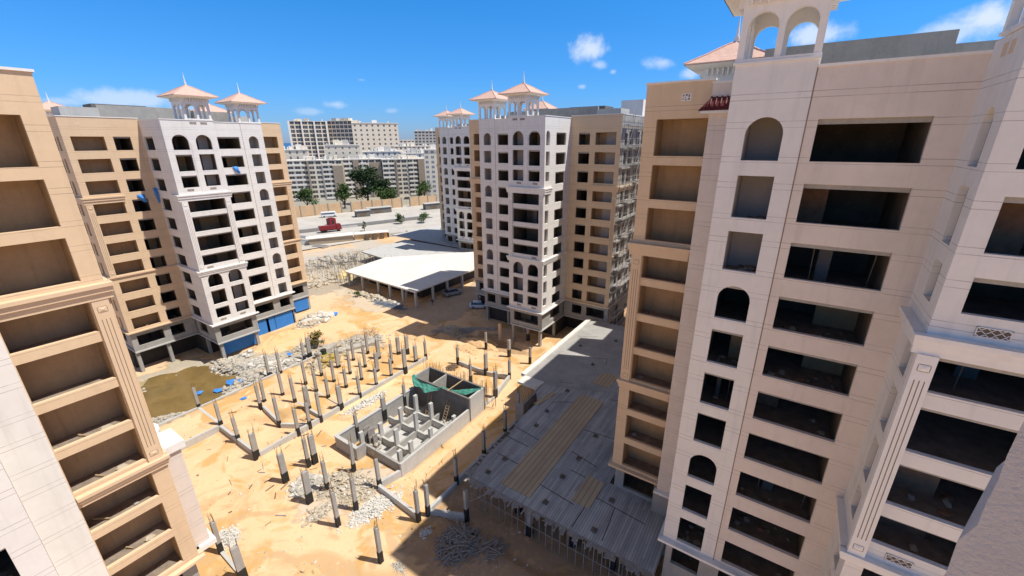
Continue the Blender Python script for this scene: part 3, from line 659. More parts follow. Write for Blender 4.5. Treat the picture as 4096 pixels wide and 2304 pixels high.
# ------------------------------------------------------------------ ground
def sstep(a, b, x): t = max(0, min(1, (x-a)/(b-a))); return t*t*(3-2*t)
def inpoly(x, y, P):
    c = False; j = len(P)-1
    for i in range(len(P)):
        if (P[i][1] > y) != (P[j][1] > y) and x < (P[j][0]-P[i][0])*(y-P[i][1])/(P[j][1]-P[i][1])+P[i][0]: c = not c
        j = i
    return c
import mathutils.noise as mn
def nz(x, y, s, o=0): return mn.noise(Vector((x*s, y*s, o)))
def gh(x, y):
    h = .16*nz(x, y, .11)+.06*nz(x, y, .5, 3)
    if -68.2 < x < -50.8 and 18. < y < 48.5:
        h = .82+.08*nz(x, y, .4)
        if y < 23.8: h = .82-.7*sstep(18.4, 23.2, y)*(1 if -60.8 < x else .2)
        if -54.4 < x < -50.8 and 23.8 < y < 30.: h = .25
        if y > 45: h = .82-.8*sstep(45, 48.5, y)
    elif -68.2 < x < -60.9 and 10 < y <= 18.: h = .75-.02*(18-y)
    if -44. < x < -33.3 and 26.4 < y < 42 or -44. < x < -40.1 and 25. < y < 26.5: h = -1.4
    if -26.6 < x and 24.5 < y < 75: h = -.5*sstep(-26.6, -24.5, x)+.1*nz(x, y, .5)
    # hollow with the pond beside the sunlit block
    dx, dy = (x+77.5)/8.6, (y-19.5)/6.8; r = hypot(dx, dy)+.22*nz(x, y, .22, 5)+.16*nz(x, y, .7, 6)
    if x < -68.3: h -= 1.25*(1-sstep(.5, 1.3, r))
    if x < -79 and 14 < y < 31: h -= .5*sstep(-79, -84, x)
    # yard in front of the centre block: sunk
    if -54 < x < -34 and 57 < y < 63: h -= .7*sstep(57, 61, y)
    # banks
    if x < -68.5 and 26 < y < 50: h += .5*max(0, 1-abs(x+71)/5)*(1+nz(x, y, .4, 9))*.7
    d = hypot(x, y)
    if d > 700: h -= 4*sstep(700, 1000, d)
    return h
def axis(lo, hi, step, far, grow=1.32):
    a = [lo+i*step for i in range(int((hi-lo)/step)+1)]; s = step*2
    while a[-1] < far: a.append(a[-1]+s); s *= grow
    s = step*2; b = [lo]
    while b[-1] > -far: b.append(b[-1]-s); s *= grow
    return b[:0:-1]+a
xs = axis(-128, 2, .55, 1500); ys = axis(6, 96, .55, 1500)
V = [(x, y, gh(x, y)) for y in ys for x in xs]; nx = len(xs)
Fc = [(j*nx+i, j*nx+i+1, (j+1)*nx+i+1, (j+1)*nx+i) for j in range(len(ys)-1) for i in range(nx-1)]
me = bpy.data.meshes.new('ground'); me.from_pydata(V, [], Fc); me.materials.append(MATS['sand'])
me.polygons.foreach_set('use_smooth', [True]*len(Fc)); me.update()
SOIL = [([(-87,12),(-91.5,23),(-88,26),(-84,27.5),(-80,32),(-77,36),(-73,41),(-68.3,41),(-68.3,13),(-74,11)], (.40,.36,.28), 1.), ([(-87,12),(-85,26),(-75,28),(-69,22),(-68.3,13)], (.30,.25,.13), 1.1),
        ([(-128,58),(-128,100),(-117,104),(-102,82),(-99,69),(-97,60),(-105,56)], (.38,.33,.26), 1.), ([(-72,38),(-70,47),(-66,50),(-62,47.5),(-63,42),(-66,38)], (.50,.43,.33), .9),
        ([(-58,58),(-52,63),(-38,63),(-36,60),(-44,57.5),(-53,58)], (.34,.22,.12), .9), ([(-41.5,17.5),(-37,24.5),(-34.5,24.5),(-34.5,19),(-38,16)], (.56,.49,.40), .8),
        ([(-26,20),(-26,45),(-5,45),(-5,18),(-18,14)], (.30,.20,.13), .75), ([(-300,60),(-300,300),(-190,300),(-196,205),(-212,148),(-222,100)], (.30,.29,.24), 1.), ([(-80,58),(-100,62),(-97,66),(-72,65)], (.52,.46,.36), .8),
        ([(-60,60),(-74,62),(-71,90),(-54,90)], (.42,.34,.26), .8)]
at = me.color_attributes.new('soil', 'FLOAT_COLOR', 'POINT'); buf = []
for (x, y, z) in V:
    jx, jy = x+3*nz(x, y, .25, 7)+1.2*nz(x, y, .9, 1), y+3*nz(x, y, .25, 8)+1.2*nz(x, y, .9, 2); c = (0, 0, 0, 0)
    if -310 < x < 2 and 5 < y < 310:
        for P, col, a in SOIL:
            if inpoly(jx, jy, P): c = (*col, min(1, a))
    buf += c
at.data.foreach_set('color', buf)
g = bpy.data.objects.new('ground', me); C.objects.link(g); g['kind'] = 'structure'
m = MB(); m.face([(-60000,-60000,-2.5), (60000,-60000,-2.5), (60000,60000,-2.5), (-60000,60000,-2.5)], 'seaw'); m.build('sea')['kind'] = 'structure'
def sheet(name, poly, z, mat):
    m = MB(); m.face([(x, y, z) for x, y in poly], mat); o = m.build(name); o['kind'] = 'structure'; return o
# pond
pts = [(-77.2+9.9*cos(t*.21)*(1+.1*sin(t*1.7)), 19.4+8.3*sin(t*.21)*(1+.12*cos(t*1.3))) for t in range(30)]
sheet('pond_water', pts, -.5, 'pond')
# roads beyond the site
sheet('road', [(-300, 40), (-151, 72), (-141, 113), (-128, 150), (-96, 230), (-150, 330), (-197, 205), (-213, 145), (-221, 110)], .30, 'asph')
m = MB(); m.prism([(-190, 92), (-188, 92), (-163, 162), (-165, 163)], .31, .75, 'conc_lt'); m.prism([(-187.9, 92), (-181, 91), (-156, 160), (-162.9, 162)], .31, .45, 'conc_dk'); o = m.build('kerbed_median'); o['kind'] = 'structure'

# ------------------------------------------------------------------ foundation columns
rows = {'by the pond': (-68.4, []), 'of the sand bed second from the pond': (-60.9, []), 'of the sand bed third from the pond': (-57.4, []), 'of the sand bed fourth from the pond': (-54.2, []), 'on the sand bed edge facing the tank': (-50.8, []),
        'along the far side of the tank': (-44., []), 'through the middle of the tank': (-38.8, []), 'on the near side of the tank': (-33.7, []), 'beside the grey deck': (-26.8, [])}
cols = [(-68.4,18.2,4.1),(-67.6,30.2,4.6),(-69.,35.3,4.0),(-69.4,36.6,4.4),(-68.8,28.8,4.4),
 (-61.1,18.1,4.2),(-60.9,26.8,4.9),(-61.5,24.3,4.2),(-60.7,23.3,4.5),(-60.7,30.5,4.6),(-60.9,33.5,4.3),(-61.,36.8,4.3),(-60.9,39.8,4.3),(-60.8,42.9,4.7),
 (-56.,18.,4.0),(-57.5,26.8,4.9),(-57.4,30.3,4.6),(-57.5,33.5,4.8),(-57.4,36.5,4.6),(-57.1,39.4,4.6),(-57.5,42.7,4.7),(-56.,46.,4.1),(-55.3,47.5,4.0),
 (-54.5,22.7,4.9),(-54.1,26.9,4.6),(-54.3,30.3,4.1),(-54.3,33.5,4.1),(-54.2,36.4,4.1),(-54.1,39.5,4.4),(-54.2,42.8,4.5),
 (-51.,17.8,3.8),(-50.7,23.2,4.3),(-50.7,24.9,4.3),(-50.7,26.6,4.9),(-50.8,30.,4.2),(-50.8,33.4,4.1),(-50.9,36.7,3.9),(-51.,39.9,4.0),(-50.6,42.6,4.9),(-51.,45.6,4.0),(-51.,48.,3.8),
 (-44.1,17.7,4.1),(-44.1,20.6,4.2),(-44.,21.4,4.2),(-45.2,50.2,3.3),(-44.4,57.6,3.5),(-44.,27.7,3.4),(-44.,32.4,3.4),(-44.,36.3,3.4),
 (-38.9,17.5,4.3),(-38.7,19.6,4.2),(-38.6,23.1,4.2),(-39.3,46.5,3.6),(-38.7,50.,4.),(-39.,57.6,3.4),(-39.6,65.4,3.),
 (-33.6,17.4,4.5),(-33.7,19.7,4.3),(-33.9,23.1,4.3),(-33.4,45.4,4.6),(-34.2,57.2,3.4),(-34.5,51.,3.6),
 (-26.9,22.4,4.2),(-26.6,23.5,4.2),(-26.9,28.5,3.8),(-22.9,25.5,3.9),(-26.7,17.2,4.3),(-26.8,33.7,4.1),(-26.9,38.6,4.1),(-27.,42.1,5.),
 (-40.6,9.2,3.9),(-35.9,9.1,4.)]
def ordn(i): return ['nearest','second','third','fourth','fifth','sixth','seventh','eighth','ninth','tenth','eleventh','twelfth','thirteenth'][i]
rk = list(rows)
for c in cols:
    if c[1] < 12: continue
    k = min(rk, key=lambda q: abs(rows[q][0]-c[0])); rows[k][1].append(c)
def column(x, y, zt, label):
    base = gh(x, y)-.35; wide = R(0, 1) < .3
    a, b = (.19, .32) if wide else (.17, .19)
    t = thing('foundation_column', label, 'column', (x, y, 0), 'bare concrete columns rising from the sand')
    t.rotation_euler = (R(-.012, .012), R(-.012, .012), R(-.06, .06))
    m = MB(); m.box(-a, a, -b, b, 1.25, zt, 'concrete'); m.build('shaft', t)
    m = MB(); m.box(-a-.02, a+.02, -b-.02, b+.02, base, 1.26+R(0, .25), 'bitumen'); m.build('bitumen_coat', t)
    m = MB(); n = 3
    for i in range(n):
        for j in (0, 1):
            px, py = (-a+.05+i*(2*a-.1)/(n-1)), (-b+.05 if j else b-.05); q = R(.5, 1.5)
            m.tube((px, py, zt-.02), (px+R(-.12, .12), py+R(-.12, .12), zt+q), .018, .016, 'rebar', 4)
    z = zt+R(.3, .5); m.box(-a+.04, a-.04, -b+.04, -b+.06, z, z+.02, 'rebar'); m.box(-a+.04, a-.04, b-.06, b-.04, z, z+.02, 'rebar')
    m.build('starter_bars', t)
for k in rk:
    for i, c in enumerate(sorted(rows[k][1], key=lambda c: c[1])): column(*c, f'{ordn(i)} column from the near end, row {k}')
column(-40.6, 9.2, 3.9, 'left one of two columns by the foot of the nearest tan block')
column(-35.9, 9.1, 4., 'right one of two columns at the bottom edge by the tan block')

def beam(label, a, b, z=.9, w=.35, h=1.2, mat='conc_lt'):
    m = MB(); m.beam((*a, z), (*b, z), w, h, mat); tag(m.build('foundation_beam'), label, 'beam', 'concrete ground beams round the sand beds')
beam('pale ground beam along the near end of the sand bed, left part', (-60.8, 17.9), (-56.1, 17.9))
beam('pale ground beam along the near end of the sand bed, right part', (-55.8, 17.9), (-51.1, 17.9))
beam('thin ground beam between the pond column and the sand bed corner', (-68.2, 18.1), (-61.3, 18.1), .82)
beam('long ground beam on the sand bed edge facing the tank, near part', (-50.8, 18.1), (-50.8, 29.8), .92)
beam('long ground beam on the sand bed edge facing the tank, far part', (-50.8, 30.2), (-50.8, 47.8), .92)
beam('ground beam dividing the pond from the sand bed', (-68.3, 8.), (-68.3, 47.))
beam('stained ground beam running from the sand bed towards the tan block', (-61., 9.5), (-61., 17.7), .92)
beam('cross beam in the first trench of the sand bed', (-60.5, 23.6), (-54.7, 22.9), .85)
beam('short cross beam between the trench and the tank side edge', (-54.2, 22.8), (-51., 24.8), .85)
beam('cross beam over the second trench of the sand bed', (-57.2, 27.), (-51., 27.), .85)
beam('cross beam closing the second trench', (-57.2, 30.3), (-51., 30.2), .8)
beam('low ground beam from the tank corner down to the next column', (-33.2, 25.9), (-33.8, 23.3), 1.1)
beam('sunlit ground beam between the two middle columns near the tank', (-33.7, 22.9), (-27.1, 22.5), .9)
beam('ground beam at the foot of the deck side row, near part', (-26.8, 23.7), (-26.8, 28.3), .6)
beam('ground beam at the foot of the deck side row, middle part', (-26.8, 28.7), (-26.8, 33.5), .85)
beam('ground beam at the foot of the deck side row, far part', (-26.8, 33.9), (-26.9, 41.8), .9)
beam('ground beam leading left from the pair beyond the tank', (-44.9, 50.2), (-38.9, 50.), .7)
beam('ground beam between the far columns behind the tank', (-38.5, 50.), (-34.6, 51.), .7)
beam('pale ground beam beyond the tank on its right', (-33.4, 45.6), (-34.4, 50.8), .9)
beam('low ground beam at the right foot of the tank', (-33.4, 42.3), (-33.4, 45.2), .35)
beam('ground beam between the two bottom edge columns', (-40.4, 9.2), (-36.1, 9.1), .25, .3, .6)
beam('thin kerb beam beside the pair by the deck corner', (-26.5, 23.8), (-23.1, 25.4), .6)

# ------------------------------------------------------------------ concrete tank
tk = thing('concrete_tank', 'sunken grey concrete tank with cross beams in the middle of the yard', 'tank', (-38.5, 33, 0))
m = MB(); w = .3; zb = -1.6
m.box(-44.3, -44., 24.6, 38.5, zb, 1.75, 'concrete')           # far long wall
m.box(-44., -39.9, 24.6, 24.9, zb, 1.75, 'concrete'); m.box(-40.2, -39.9, 24.9, 26.1, zb, 1.75, 'concrete')
m.box(-40.2, -33.3, 26.1, 26.4, zb, 1.3, 'concrete'); m.box(-33.3, -33., 25.7, 38.6, zb, 2.0, 'conc_lt')
m.box(-44.38, -39.85, 24.52, 24.98, 1.75, 1.9, 'conc_lt'); m.box(-44.38, -43.92, 24.98, 38.4, 1.75, 1.9, 'conc_lt')
part('wall', m, tk)
m = MB(); m.box(-44., -33.3, 24.9, 42.2, -1.75, -1.3, 'conc_lt'); part('floor_slab', m, tk)
m = MB()
for y in (29.6, 33.2, 36.2): m.box(-44., -33.31, y-.15, y+.15, -1.3, -.25, 'conc_lt')
part('cross_beam', m, tk); m = MB()
for x in (-41.4, -38.3, -35.6): m.box(x-.15, x+.15, 26.4, 38.5, -1.3, -.27, 'concrete')
part('long_beam', m, tk)
for (x, y, z) in ((-41.4,29.6,1.9),(-38.3,29.6,2.2),(-35.6,29.6,1.5),(-41.4,33.2,2.2),(-38.3,33.2,2.6),(-35.6,33.2,1.2),(-41.4,36.2,2.6),(-38.3,36.2,2.4),(-34.3,36.6,1.6),(-35.2,27.4,1.8),(-41.8,26.8,2.1)):
    m = MB(); m.box(x-.2, x+.2, y-.28, y+.28, -1.3, z, 'conc_lt'); part('stub_column', m, tk)
m = MB(); z = 3.7
m.box(-44.2, -33., 38.5, 38.8, -1.5, z, 'conc_dk'); m.box(-44.2, -33., 41.9, 42.2, -.3, z, 'conc_dk'); m.box(-44.2, -43.9, 38.8, 41.9, -.3, z, 'concrete'); m.box(-33.3, -32.99, 38.8, 41.9, -.3, z, 'conc_lt')
m.box(-43.9, -33.3, 38.8, 41.9, .3, .5, 'dark'); m.box(-40.4, -40.15, 38.8, 41.9, 1.5, z-.05, 'concrete')
m.box(-37., -36.85, 38.4, 42.3, z+.002, z+.1, 'wood')
part('raised_chamber', m, tk)
m = MB()
for i in range(90):
    x = R(-46., -31.5); y = 42.4+R(0, .7); m.tube((x, y, z-3.2), (x+R(-.1, .1), y, z+R(-.2, 1.)), .02, .02, 'rebar', 4)
part('starter_bars', m, tk)
# green net slung over the chamber
def cloth(name, pa, pb, wd, sag, label, cat, mat, n=22, k=7):
    m = MB(); pa = Vector(pa); pb = Vector(pb); d = (pb-pa); sd = Vector((d.y, -d.x, 0)).normalized(); P = []
    for i in range(n+1):
        t = i/n; c = pa+d*t; c.z -= sag*4*t*(1-t)*(1+.3*sin(7*t)); wv = wd*(.3+.7*sin(pi*t))*(1+.25*sin(11*t))
        P.append([tuple(c+sd*wv*(j/k-.3)+Vector((0, 0, .12*sin(j*2.1+i*.7)-.5*wv*abs(j/k-.3)))) for j in range(k+1)])
    for i in range(n):
        for j in range(k): m.face([P[i][j], P[i+1][j], P[i+1][j+1], P[i][j+1]], mat)
    o = m.build(name); s = o.modifiers.new('t', 'SOLIDIFY'); s.thickness = .02; tag(o, label, cat); return o
cloth('safety_net', (-44.2, 38.7, 3.95), (-38.3, 38.45, 3.75), 1.7, .5, 'green mesh net sagging over the left corner of the tank chamber', 'net', 'net')
cloth('safety_net', (-38.2, 38.6, 3.85), (-33.1, 41.5, 3.9), .9, .55, 'thin green mesh net drooping across the right half of the chamber', 'net', 'net')
def ladder(a, b, w, label):
    t = thing('ladder', label, 'ladder', a); a = Vector(a); b = Vector(b)-a; sd = Vector((w/2, 0, 0))
    for s_ in (-1, 1): m = MB(); m.tube(sd*s_, b+sd*s_, .05, .05, 'wood', 5); m.build('rail', t)
    m = MB(); n = 9
    for i in range(1, n): m.tube(b*(i/n)-sd, b*(i/n)+sd, .035, .035, 'wood', 5)
    m.build('rungs', t)
ladder((-40.2, 36.9, -1.3), (-40.2, 38.4, 2.9), .6, 'timber ladder leaning on the dark chamber wall, left one')
ladder((-36.9, 36.9, -1.3), (-36.7, 38.4, 2.2), .6, 'timber ladder leaning on the dark chamber wall, right one')
m = MB()
for i in range(60): m.rock((R(-37.5, -34.), R(36.7, 38.2), -1.2+R(0, .3)), R(.12, .4), 'gravel')
tag(m.build('rubble_heap'), 'white rubble lying in the far corner of the tank', 'rubble')
m = MB()
for i in range(9): m.box(-42.5+i*.22, -42.36+i*.22, 27.6+R(-.2,.3), 28.2+R(-.2,.5), -1.3, .3+R(0,1.6), 'woodgrey')
for i in range(16): m.rock((-41.+R(-.8, .8), 28.3+R(-.8, .8), -1.1+R(0, 1.4)), R(.2, .5), 'rockgrey')
tag(m.build('debris_heap'), 'heap of broken shuttering boards at the near left inside the tank', 'debris')

# ------------------------------------------------------------------ shuttering deck
dk = thing('formwork_deck', 'large grey shuttering deck propped beside the shaded block', 'deck', (-15, 45, 0))
poly = [(-23.2, 26.9), (-3.95, 26.9), (-3.95, 32), (-5.3, 34.2), (-10.6, 34.2), (-10.6, 60), (-10.6, 72.8), (-28.9, 72.8), (-29.6, 62), (-29.5, 47.3), (-25.6, 46.6), (-25.6, 44.6), (-24.1, 42.4), (-24.2, 38.5), (-23.6, 34.5), (-23.8, 30.5)]
m = MB(); m.prism(poly, 4.05, 4.3, 'woodgrey', 'deck'); part('deck_surface', m, dk)
m = MB(); m.prism([(-25.4,46.9), (-10.7,52.), (-10.7,72.7), (-28.85,72.7), (-29.05,62.), (-29.05,47.4)], 4.302, 4.315, 'deckconc'); part('poured_concrete', m, dk)
m = MB(); x = -23.6
while x < -4.3:
    w = R(.14, .3); m.box(x, x+w-.02, 26.88-R(.05, 1.1), 26.89, 4.22, 4.27, 'woodgrey'); x += w
y = 27.
while y < 44:
    w = R(.14, .35); xx = -23.5-(R(0, .9)); m.box(xx, -23.3, y, y+w-.03, 4.2, 4.26, 'woodgrey'); y += w
part('ragged_boards', m, dk)
m = MB(); m.box(-23.8, -4., 27.3, 27.42, 3.55, 3.75, 'wood'); m.box(-23.8, -4., 30.3, 30.42, 3.75, 3.95, 'wood')
for i in range(28): x = -23.5+i*.7; m.box(x, x+.1, 26.7, 44, 3.76, 3.9, 'wood')
part('joists', m, dk)
n = 0
for j, y in enumerate((27.4, 28.8, 30.4, 32.5)):
    for i in range(24 if j < 2 else 14):
        x = -23.4+i*(.82 if j < 2 else 1.4)+R(-.1, .1)
        if n < 80: m = MB(); m.tube((x, y, -.4), (x, y+R(-.1, .1), 3.9), .045, .045, 'woodgrey', 5); part('prop', m, dk); n += 1
for i in range(14):
    m = MB(); m.tube((-24.2, 29+i*1.1, -.4), (-24.0, 29+i*1.1, 4.), .045, .045, 'woodgrey', 5); part('prop', m, dk)
m = MB(); m.tube((-23.8, 27.2, 1.6), (-5, 27.2, 1.7), .04, .04, 'woodgrey', 5); m.tube((-24.4, 26.4, .1), (-20.4, 27.2, 3.8), .05, .05, 'woodgrey', 5); part('brace', m, dk)
for (x, y) in ((-22.,41.3),(-21.7,38.),(-21.7,31.),(-22.1,28.4),(-15.1,32.2),(-14.8,35.6),(-14.7,40.2),(-15.,28.3),(-9.7,28.),(-9.6,32.1),(-21.9,47.1),(-21.8,56.),(-26.2,60.9),(-21.7,66.)):
    m = MB(); m.box(x-.25, x+.25, y-.25, y+.25, 4.31, 4.42, 'conc_dk'); m.box(x-.17, x+.17, y-.17, y+.17, 4.42, 4.5, 'dark')
    for q in range(5): m.tube((x+R(-.2,.2), y+R(-.2,.2), 4.4), (x+R(-.25,.25), y+R(-.25,.25), 4.75), .015, .015, 'rebar', 4)
    part('column_box', m, dk)
   # joints between shuttering panels
for (x0, y0, x1, y1) in ((-23.6,36.4,-18.5,35.6),(-16.3,40.6,-12.,41.),(-16.,36.3,-12.6,35.5),(-14.8,33.6,-11.6,33.4),(-17.3,30.1,-12.5,29.6),(-11.,31.6,-6.,31.2),(-11.6,27.2,-11.4,33.),(-24.,34.4,-20.5,34.2),(-22.6,43.4,-20.4,44.9),(-20.4,44.9,-19.,44.8),(-22.9,58.,-20.6,59.),(-20.6,59.,-20.,57.),(-16.,48.4,-11.,50.),(-28.,64.,-25.,66.),(-24.,48.6,-22.,49.4),(-8.7,27.4,-9.,31.4),(-23.,31.4,-20.,31.2)):
    m = MB(); m.beam((x0, y0, 4.322), (x1, y1, 4.322), .07, .008, 'bitumen'); part('panel_joint', m, dk)
pl = [('long pale plywood strip lying down the middle of the deck', [(-20.1,27.9),(-16.6,27.9),(-16.5,47.3),(-19.9,47.4)], 0), ('small pale plywood sheet at the right of the long strip', [(-13.,30.),(-11.1,29.9),(-10.9,33.8),(-12.9,33.9)], 0),
      ('narrow brown board at the torn left edge of the deck', [(-24.4,41.8),(-23.7,41.8),(-22.9,45.4),(-23.7,45.6)], 0), ('brown plywood sheet at the far end of the deck', [(-19.9,51.),(-17.3,50.9),(-17.2,54.8),(-19.6,54.6)], 0)]
for (lb, q, _) in pl: m = MB(); m.prism(q, 4.304, 4.36, 'ply'); tag(m.build('plywood_sheet'), lb, 'plywood', 'plywood sheets lying on the deck')
m = MB(); m.box(-29.9, -29.1, 47.4, 72.5, 4.0, 4.5, 'slabwhite'); part('concrete_kerb', m, dk); m = MB(); m.box(-29.2, -25.8, 45.3, 47.38, 4.0, 4.34, 'slabwhite'); part('concrete_landing', m, dk)
# columns and walls carrying the deck
sp = thing('retaining_wall', 'brown shaded concrete wall standing under the torn corner of the deck', 'wall', (-26, 42, 0))
m = MB(); m.box(-25.9, -25.6, 41.2, 45.6, -.5, 4.1, 'concrete'); m.box(-26.9, -25.9, 41.2, 41.5, -.5, 3.9, 'concrete'); part('wall', m, sp)
m = MB()
for i in range(14): m.tube((-25.75, 41.3+i*.31, 4.), (-25.6+R(-.6,.4), 41.3+i*.31+R(-.3,.3), 4.3+R(.2,1.)), .02, .02, 'rebar', 4)
part('starter_bars', m, sp)
for i, (x, y) in enumerate(((-19.,29.6), (-12.2,29.2), (-16.5,27.9), (-8.,29.), (-19.,36.), (-12.2,36.), (-23.,50), (-23., 60))):
    t = thing('deck_column', ['concrete column under the near left corner of the deck', 'concrete column under the near edge of the deck, left of centre', 'thick concrete column at the deck front edge', 'concrete column under the near right corner of the deck', 'hidden inner column under the deck, left', 'hidden inner column under the deck, right', 'column under the far deck beside the white kerb', 'farthest column under the deck'][i], 'column', (x, y, 0), 'columns under the deck')
    m = MB(); m.box(-.25, .25, -.3, .3, .9, 4.04, 'concrete'); m.build('shaft', t); m = MB(); m.box(-.27, .27, -.32, .32, -1, .9, 'bitumen'); m.build('bitumen_coat', t)
# pile of stripped timber
def sticks(label, cx, cy, rx, ry, n, h, L_, mat='woodgrey', name='timber_pile'):
    m = MB()
    for i in range(n):
        a = R(0, 2*pi); r = sqrt(R(0, 1)); x = cx+rx*r*cos(a); y = cy+ry*r*sin(a); z = gh(x, y)+R(.03, h*(1-r*r)+.08); b = R(0, pi); l = R(.4, 1)*L_/2
        m.beam((x-l*cos(b), y-l*sin(b), z+R(-.15,.15)), (x+l*cos(b), y+l*sin(b), z+R(-.1,.2)), R(.05,.1), .05, mat)
    return tag(m.build(name), label, 'timber')
sticks('tangled heap of grey timber battens in front of the deck', -21.8, 22.8, 1.9, 2.4, 260, .8, 1.9)
sticks('loose grey battens scattered right of the timber heap', -18.8, 24., 1.6, 1.6, 50, .2, 2.2)
sticks('splintered boards fallen beside the deck edge by the column row', -24.7, 36., 1.2, 6.5, 170, .35, 1.5)
sticks('flat bundles of dark steel bars by the white slab roof', -78.5, 63., 5.5, 1.1, 200, .4, 3.5, 'bluegrey', 'steel_bundle')

# ------------------------------------------------------------------ rubble and heaps
def heap(label, cx, cy, rx, ry, n, h, r0, r1, mat, name='rubble_heap', rot=0., cat='rubble', mat2=None, base=True, bmat=None):
    m = MB(); ca, sa = cos(rot), sin(rot)
    def W(x, y): return cx+x*ca-y*sa, cy+x*sa+y*ca
    if base:
        na, nr = 22, 7; P = []; z0 = gh(cx, cy)
        for i in range(nr+1):
            q = i/nr; ring = []
            for j in range(na):
                a = 2*pi*j/na; e = 1+.16*sin(3*a+cx)+.1*sin(5*a+cy); X, Y = W(rx*q*e*cos(a), ry*q*e*sin(a))
                ring.append((X, Y, gh(X, Y)-.06+h*(1-q*q)*(.8+.45*nz(X, Y, 1.1, 2))*(1 if i < nr else 0)-(.12 if i == nr else 0)))
            P.append(ring)
        for i in range(nr):
            for j in range(na): m.face([P[i][j], P[i][(j+1) % na], P[i+1][(j+1) % na], P[i+1][j]], bmat or mat)
    for i in range(int(n*1.7)):
        a = R(0, 2*pi); q = sqrt(R(0, 1))*(1.03 if R(0, 1) < .8 else 1.35); x, y = W(rx*q*cos(a), ry*q*sin(a)); s = (r0+(r1-r0)*R(0, 1)**3.6)*R(.55, 1.05)
        m.rock((x, y, gh(x, y)+h*max(0, 1-q*q)*.85+s*.2), s, mat2 if (mat2 and R(0, 1) < .3) else mat)
    return tag(m.build(name), label, cat)
heap('white gravel strip under the column nearest the yard centre', -32.2, 21., 1.4, 3.2, 520, .22, .08, .26, 'gravel', rot=-.25)
heap('wide brownish rubble spread in front of the tank', -35.9, 21.5, 2.4, 2.4, 380, .3, .06, .36, 'rock', rot=.3, mat2='gravel', bmat='soil')
heap('brown earth and stone spill beside the column pair left of the tank', -38.8, 20.9, 1.7, 2.6, 200, .7, .08, .4, 'rock', mat2='rockgrey', bmat='soil')
heap('broken white stone heap by the column left of the yard rubble', -41.6, 18.6, 1.7, 1.8, 300, .4, .12, .42, 'rockgrey', mat2='gravel')
heap('small stone scatter beside the left middle column', -36.8, 17.4, .9, 1.7, 150, .3, .1, .35, 'rock', mat2='gravel')
heap('pale rubble strip along the sand bed edge', -49.2, 33.2, .9, 3.6, 300, .25, .1, .35, 'gravel')
heap('little gravel patch by the bottom left column', -41.8, 10.4, 1.4, 1., 220, .3, .06, .2, 'gravel')
heap('grey gravel dropped at the tip of the building shadow', -24.8, 17.8, .9, .5, 90, .12, .05, .16, 'rockgrey')
heap('small stones left of the two columns by the deck', -25.4, 21.8, .5, .7, 60, .2, .06, .2, 'gravel')
heap('long broken concrete bank between the pond and the sand bed', -71.5, 26.5, 2.6, 5.5, 420, .9, .15, .7, 'rockgrey', mat2='rock')
heap('grey rock bank above the pond right of its dark hollow', -73.8, 30.5, 4., 3., 420, 1.1, .15, .8, 'rockgrey', mat2='gravel', rot=.3)
heap('pale crust of broken ground left of the pond', -83., 19.5, 2.6, 5., 260, .6, .1, .6, 'rock', mat2='rockgrey')
heap('layered stone ledge in front of the blue hoarding', -81.2, 28.6, 1.4, 4.8, 300, .7, .1, .6, 'rockgrey', mat2='gravel')
heap('orange sand slope banked against the blue hoarding', -82.5, 38., 3., 6.5, 6, 1.3, .1, .2, 'sandy', cat='sand', name='sand_heap', rot=.1) if mk('sandy', (.66,.43,.22), var=.1, scale=.8, bump=.3) else None
heap('low brown rubble round the dry shrub', -74.5, 38.8, 1.6, 3., 240, .7, .15, .6, 'rock', mat2='rockgrey')
heap('long ridge of broken concrete above the column field', -66.5, 44., 2., 5.8, 460, 1.1, .15, .7, 'rockgrey', mat2='rock', rot=-.2)
heap('ochre rubble among the farthest left columns', -64.9, 36.6, 2.1, 3.2, 280, .8, .15, .6, 'rock', mat2='dryrock') if mk('dryrock', (.42,.33,.14), var=.2, scale=2) else None
heap('pale boulders at the far corner of the sunlit block', -85.5, 48.5, 3., 3., 90, .5, .3, 1.4, 'gravel', mat2='rock')
heap('broad field of rubble beyond the sunlit block, left part', -112., 66., 6., 9., 650, 1.6, .3, 1.6, 'rock', mat2='rockgrey', rot=.2)
heap('broad field of rubble beyond the sunlit block, right part', -106., 77., 7., 5., 520, 1.5, .3, 1.5, 'rock', mat2='rockgrey')
heap('far strip of rubble and brush before the site wall', -126., 84., 6., 12., 520, 1.2, .3, 1.6, 'rockgrey', mat2='rock', rot=-.1)
heap('rounded yellow sand mound left of the white slab', -107., 71.5, 3.6, 3., 4, 2.4, .1, .2, 'sandy2', cat='sand', name='sand_heap') if mk('sandy2', (.68,.52,.26), var=.08, scale=.8) else None
heap('stone bank along the near foot of the white slab', -85., 64.3, 9., 1.2, 260, .7, .15, .8, 'rock', mat2='gravel')
heap('shaded brown spoil mound in front of the centre block', -47., 59.5, 4.5, 2.6, 30, 1.3, .1, .3, 'sandy', cat='sand', name='sand_heap')
heap('dark churned earth edge where the track meets the centre block', -54.8, 60.2, 3.4, 2., 300, .6, .1, .5, 'rock')
heap('pale spoil and stones at the foot of the centre block corner', -31.5, 61., 2., 3.6, 260, .5, .12, .5, 'gravel', mat2='rock')
heap('rusty coil of steel bars beside the chamber', -45.2, 48.6, 1., 1.2, 120, .5, .1, .3, 'rebar', cat='scrap', name='scrap_heap')
heap('grey churned spoil around the left pond bank', -79.5, 27.3, 4.5, 2.2, 380, .9, .12, .7, 'rockgrey', mat2='rock', rot=.2)
heap('low grey stones on the near shore of the pond', -71.2, 15.5, 2., 2.6, 260, .35, .08, .4, 'rockgrey', mat2='rock')
heap('grey rubble between the pond columns and the rock bank', -70.2, 32.5, 1.6, 5., 380, .7, .1, .55, 'rockgrey', mat2='gravel')
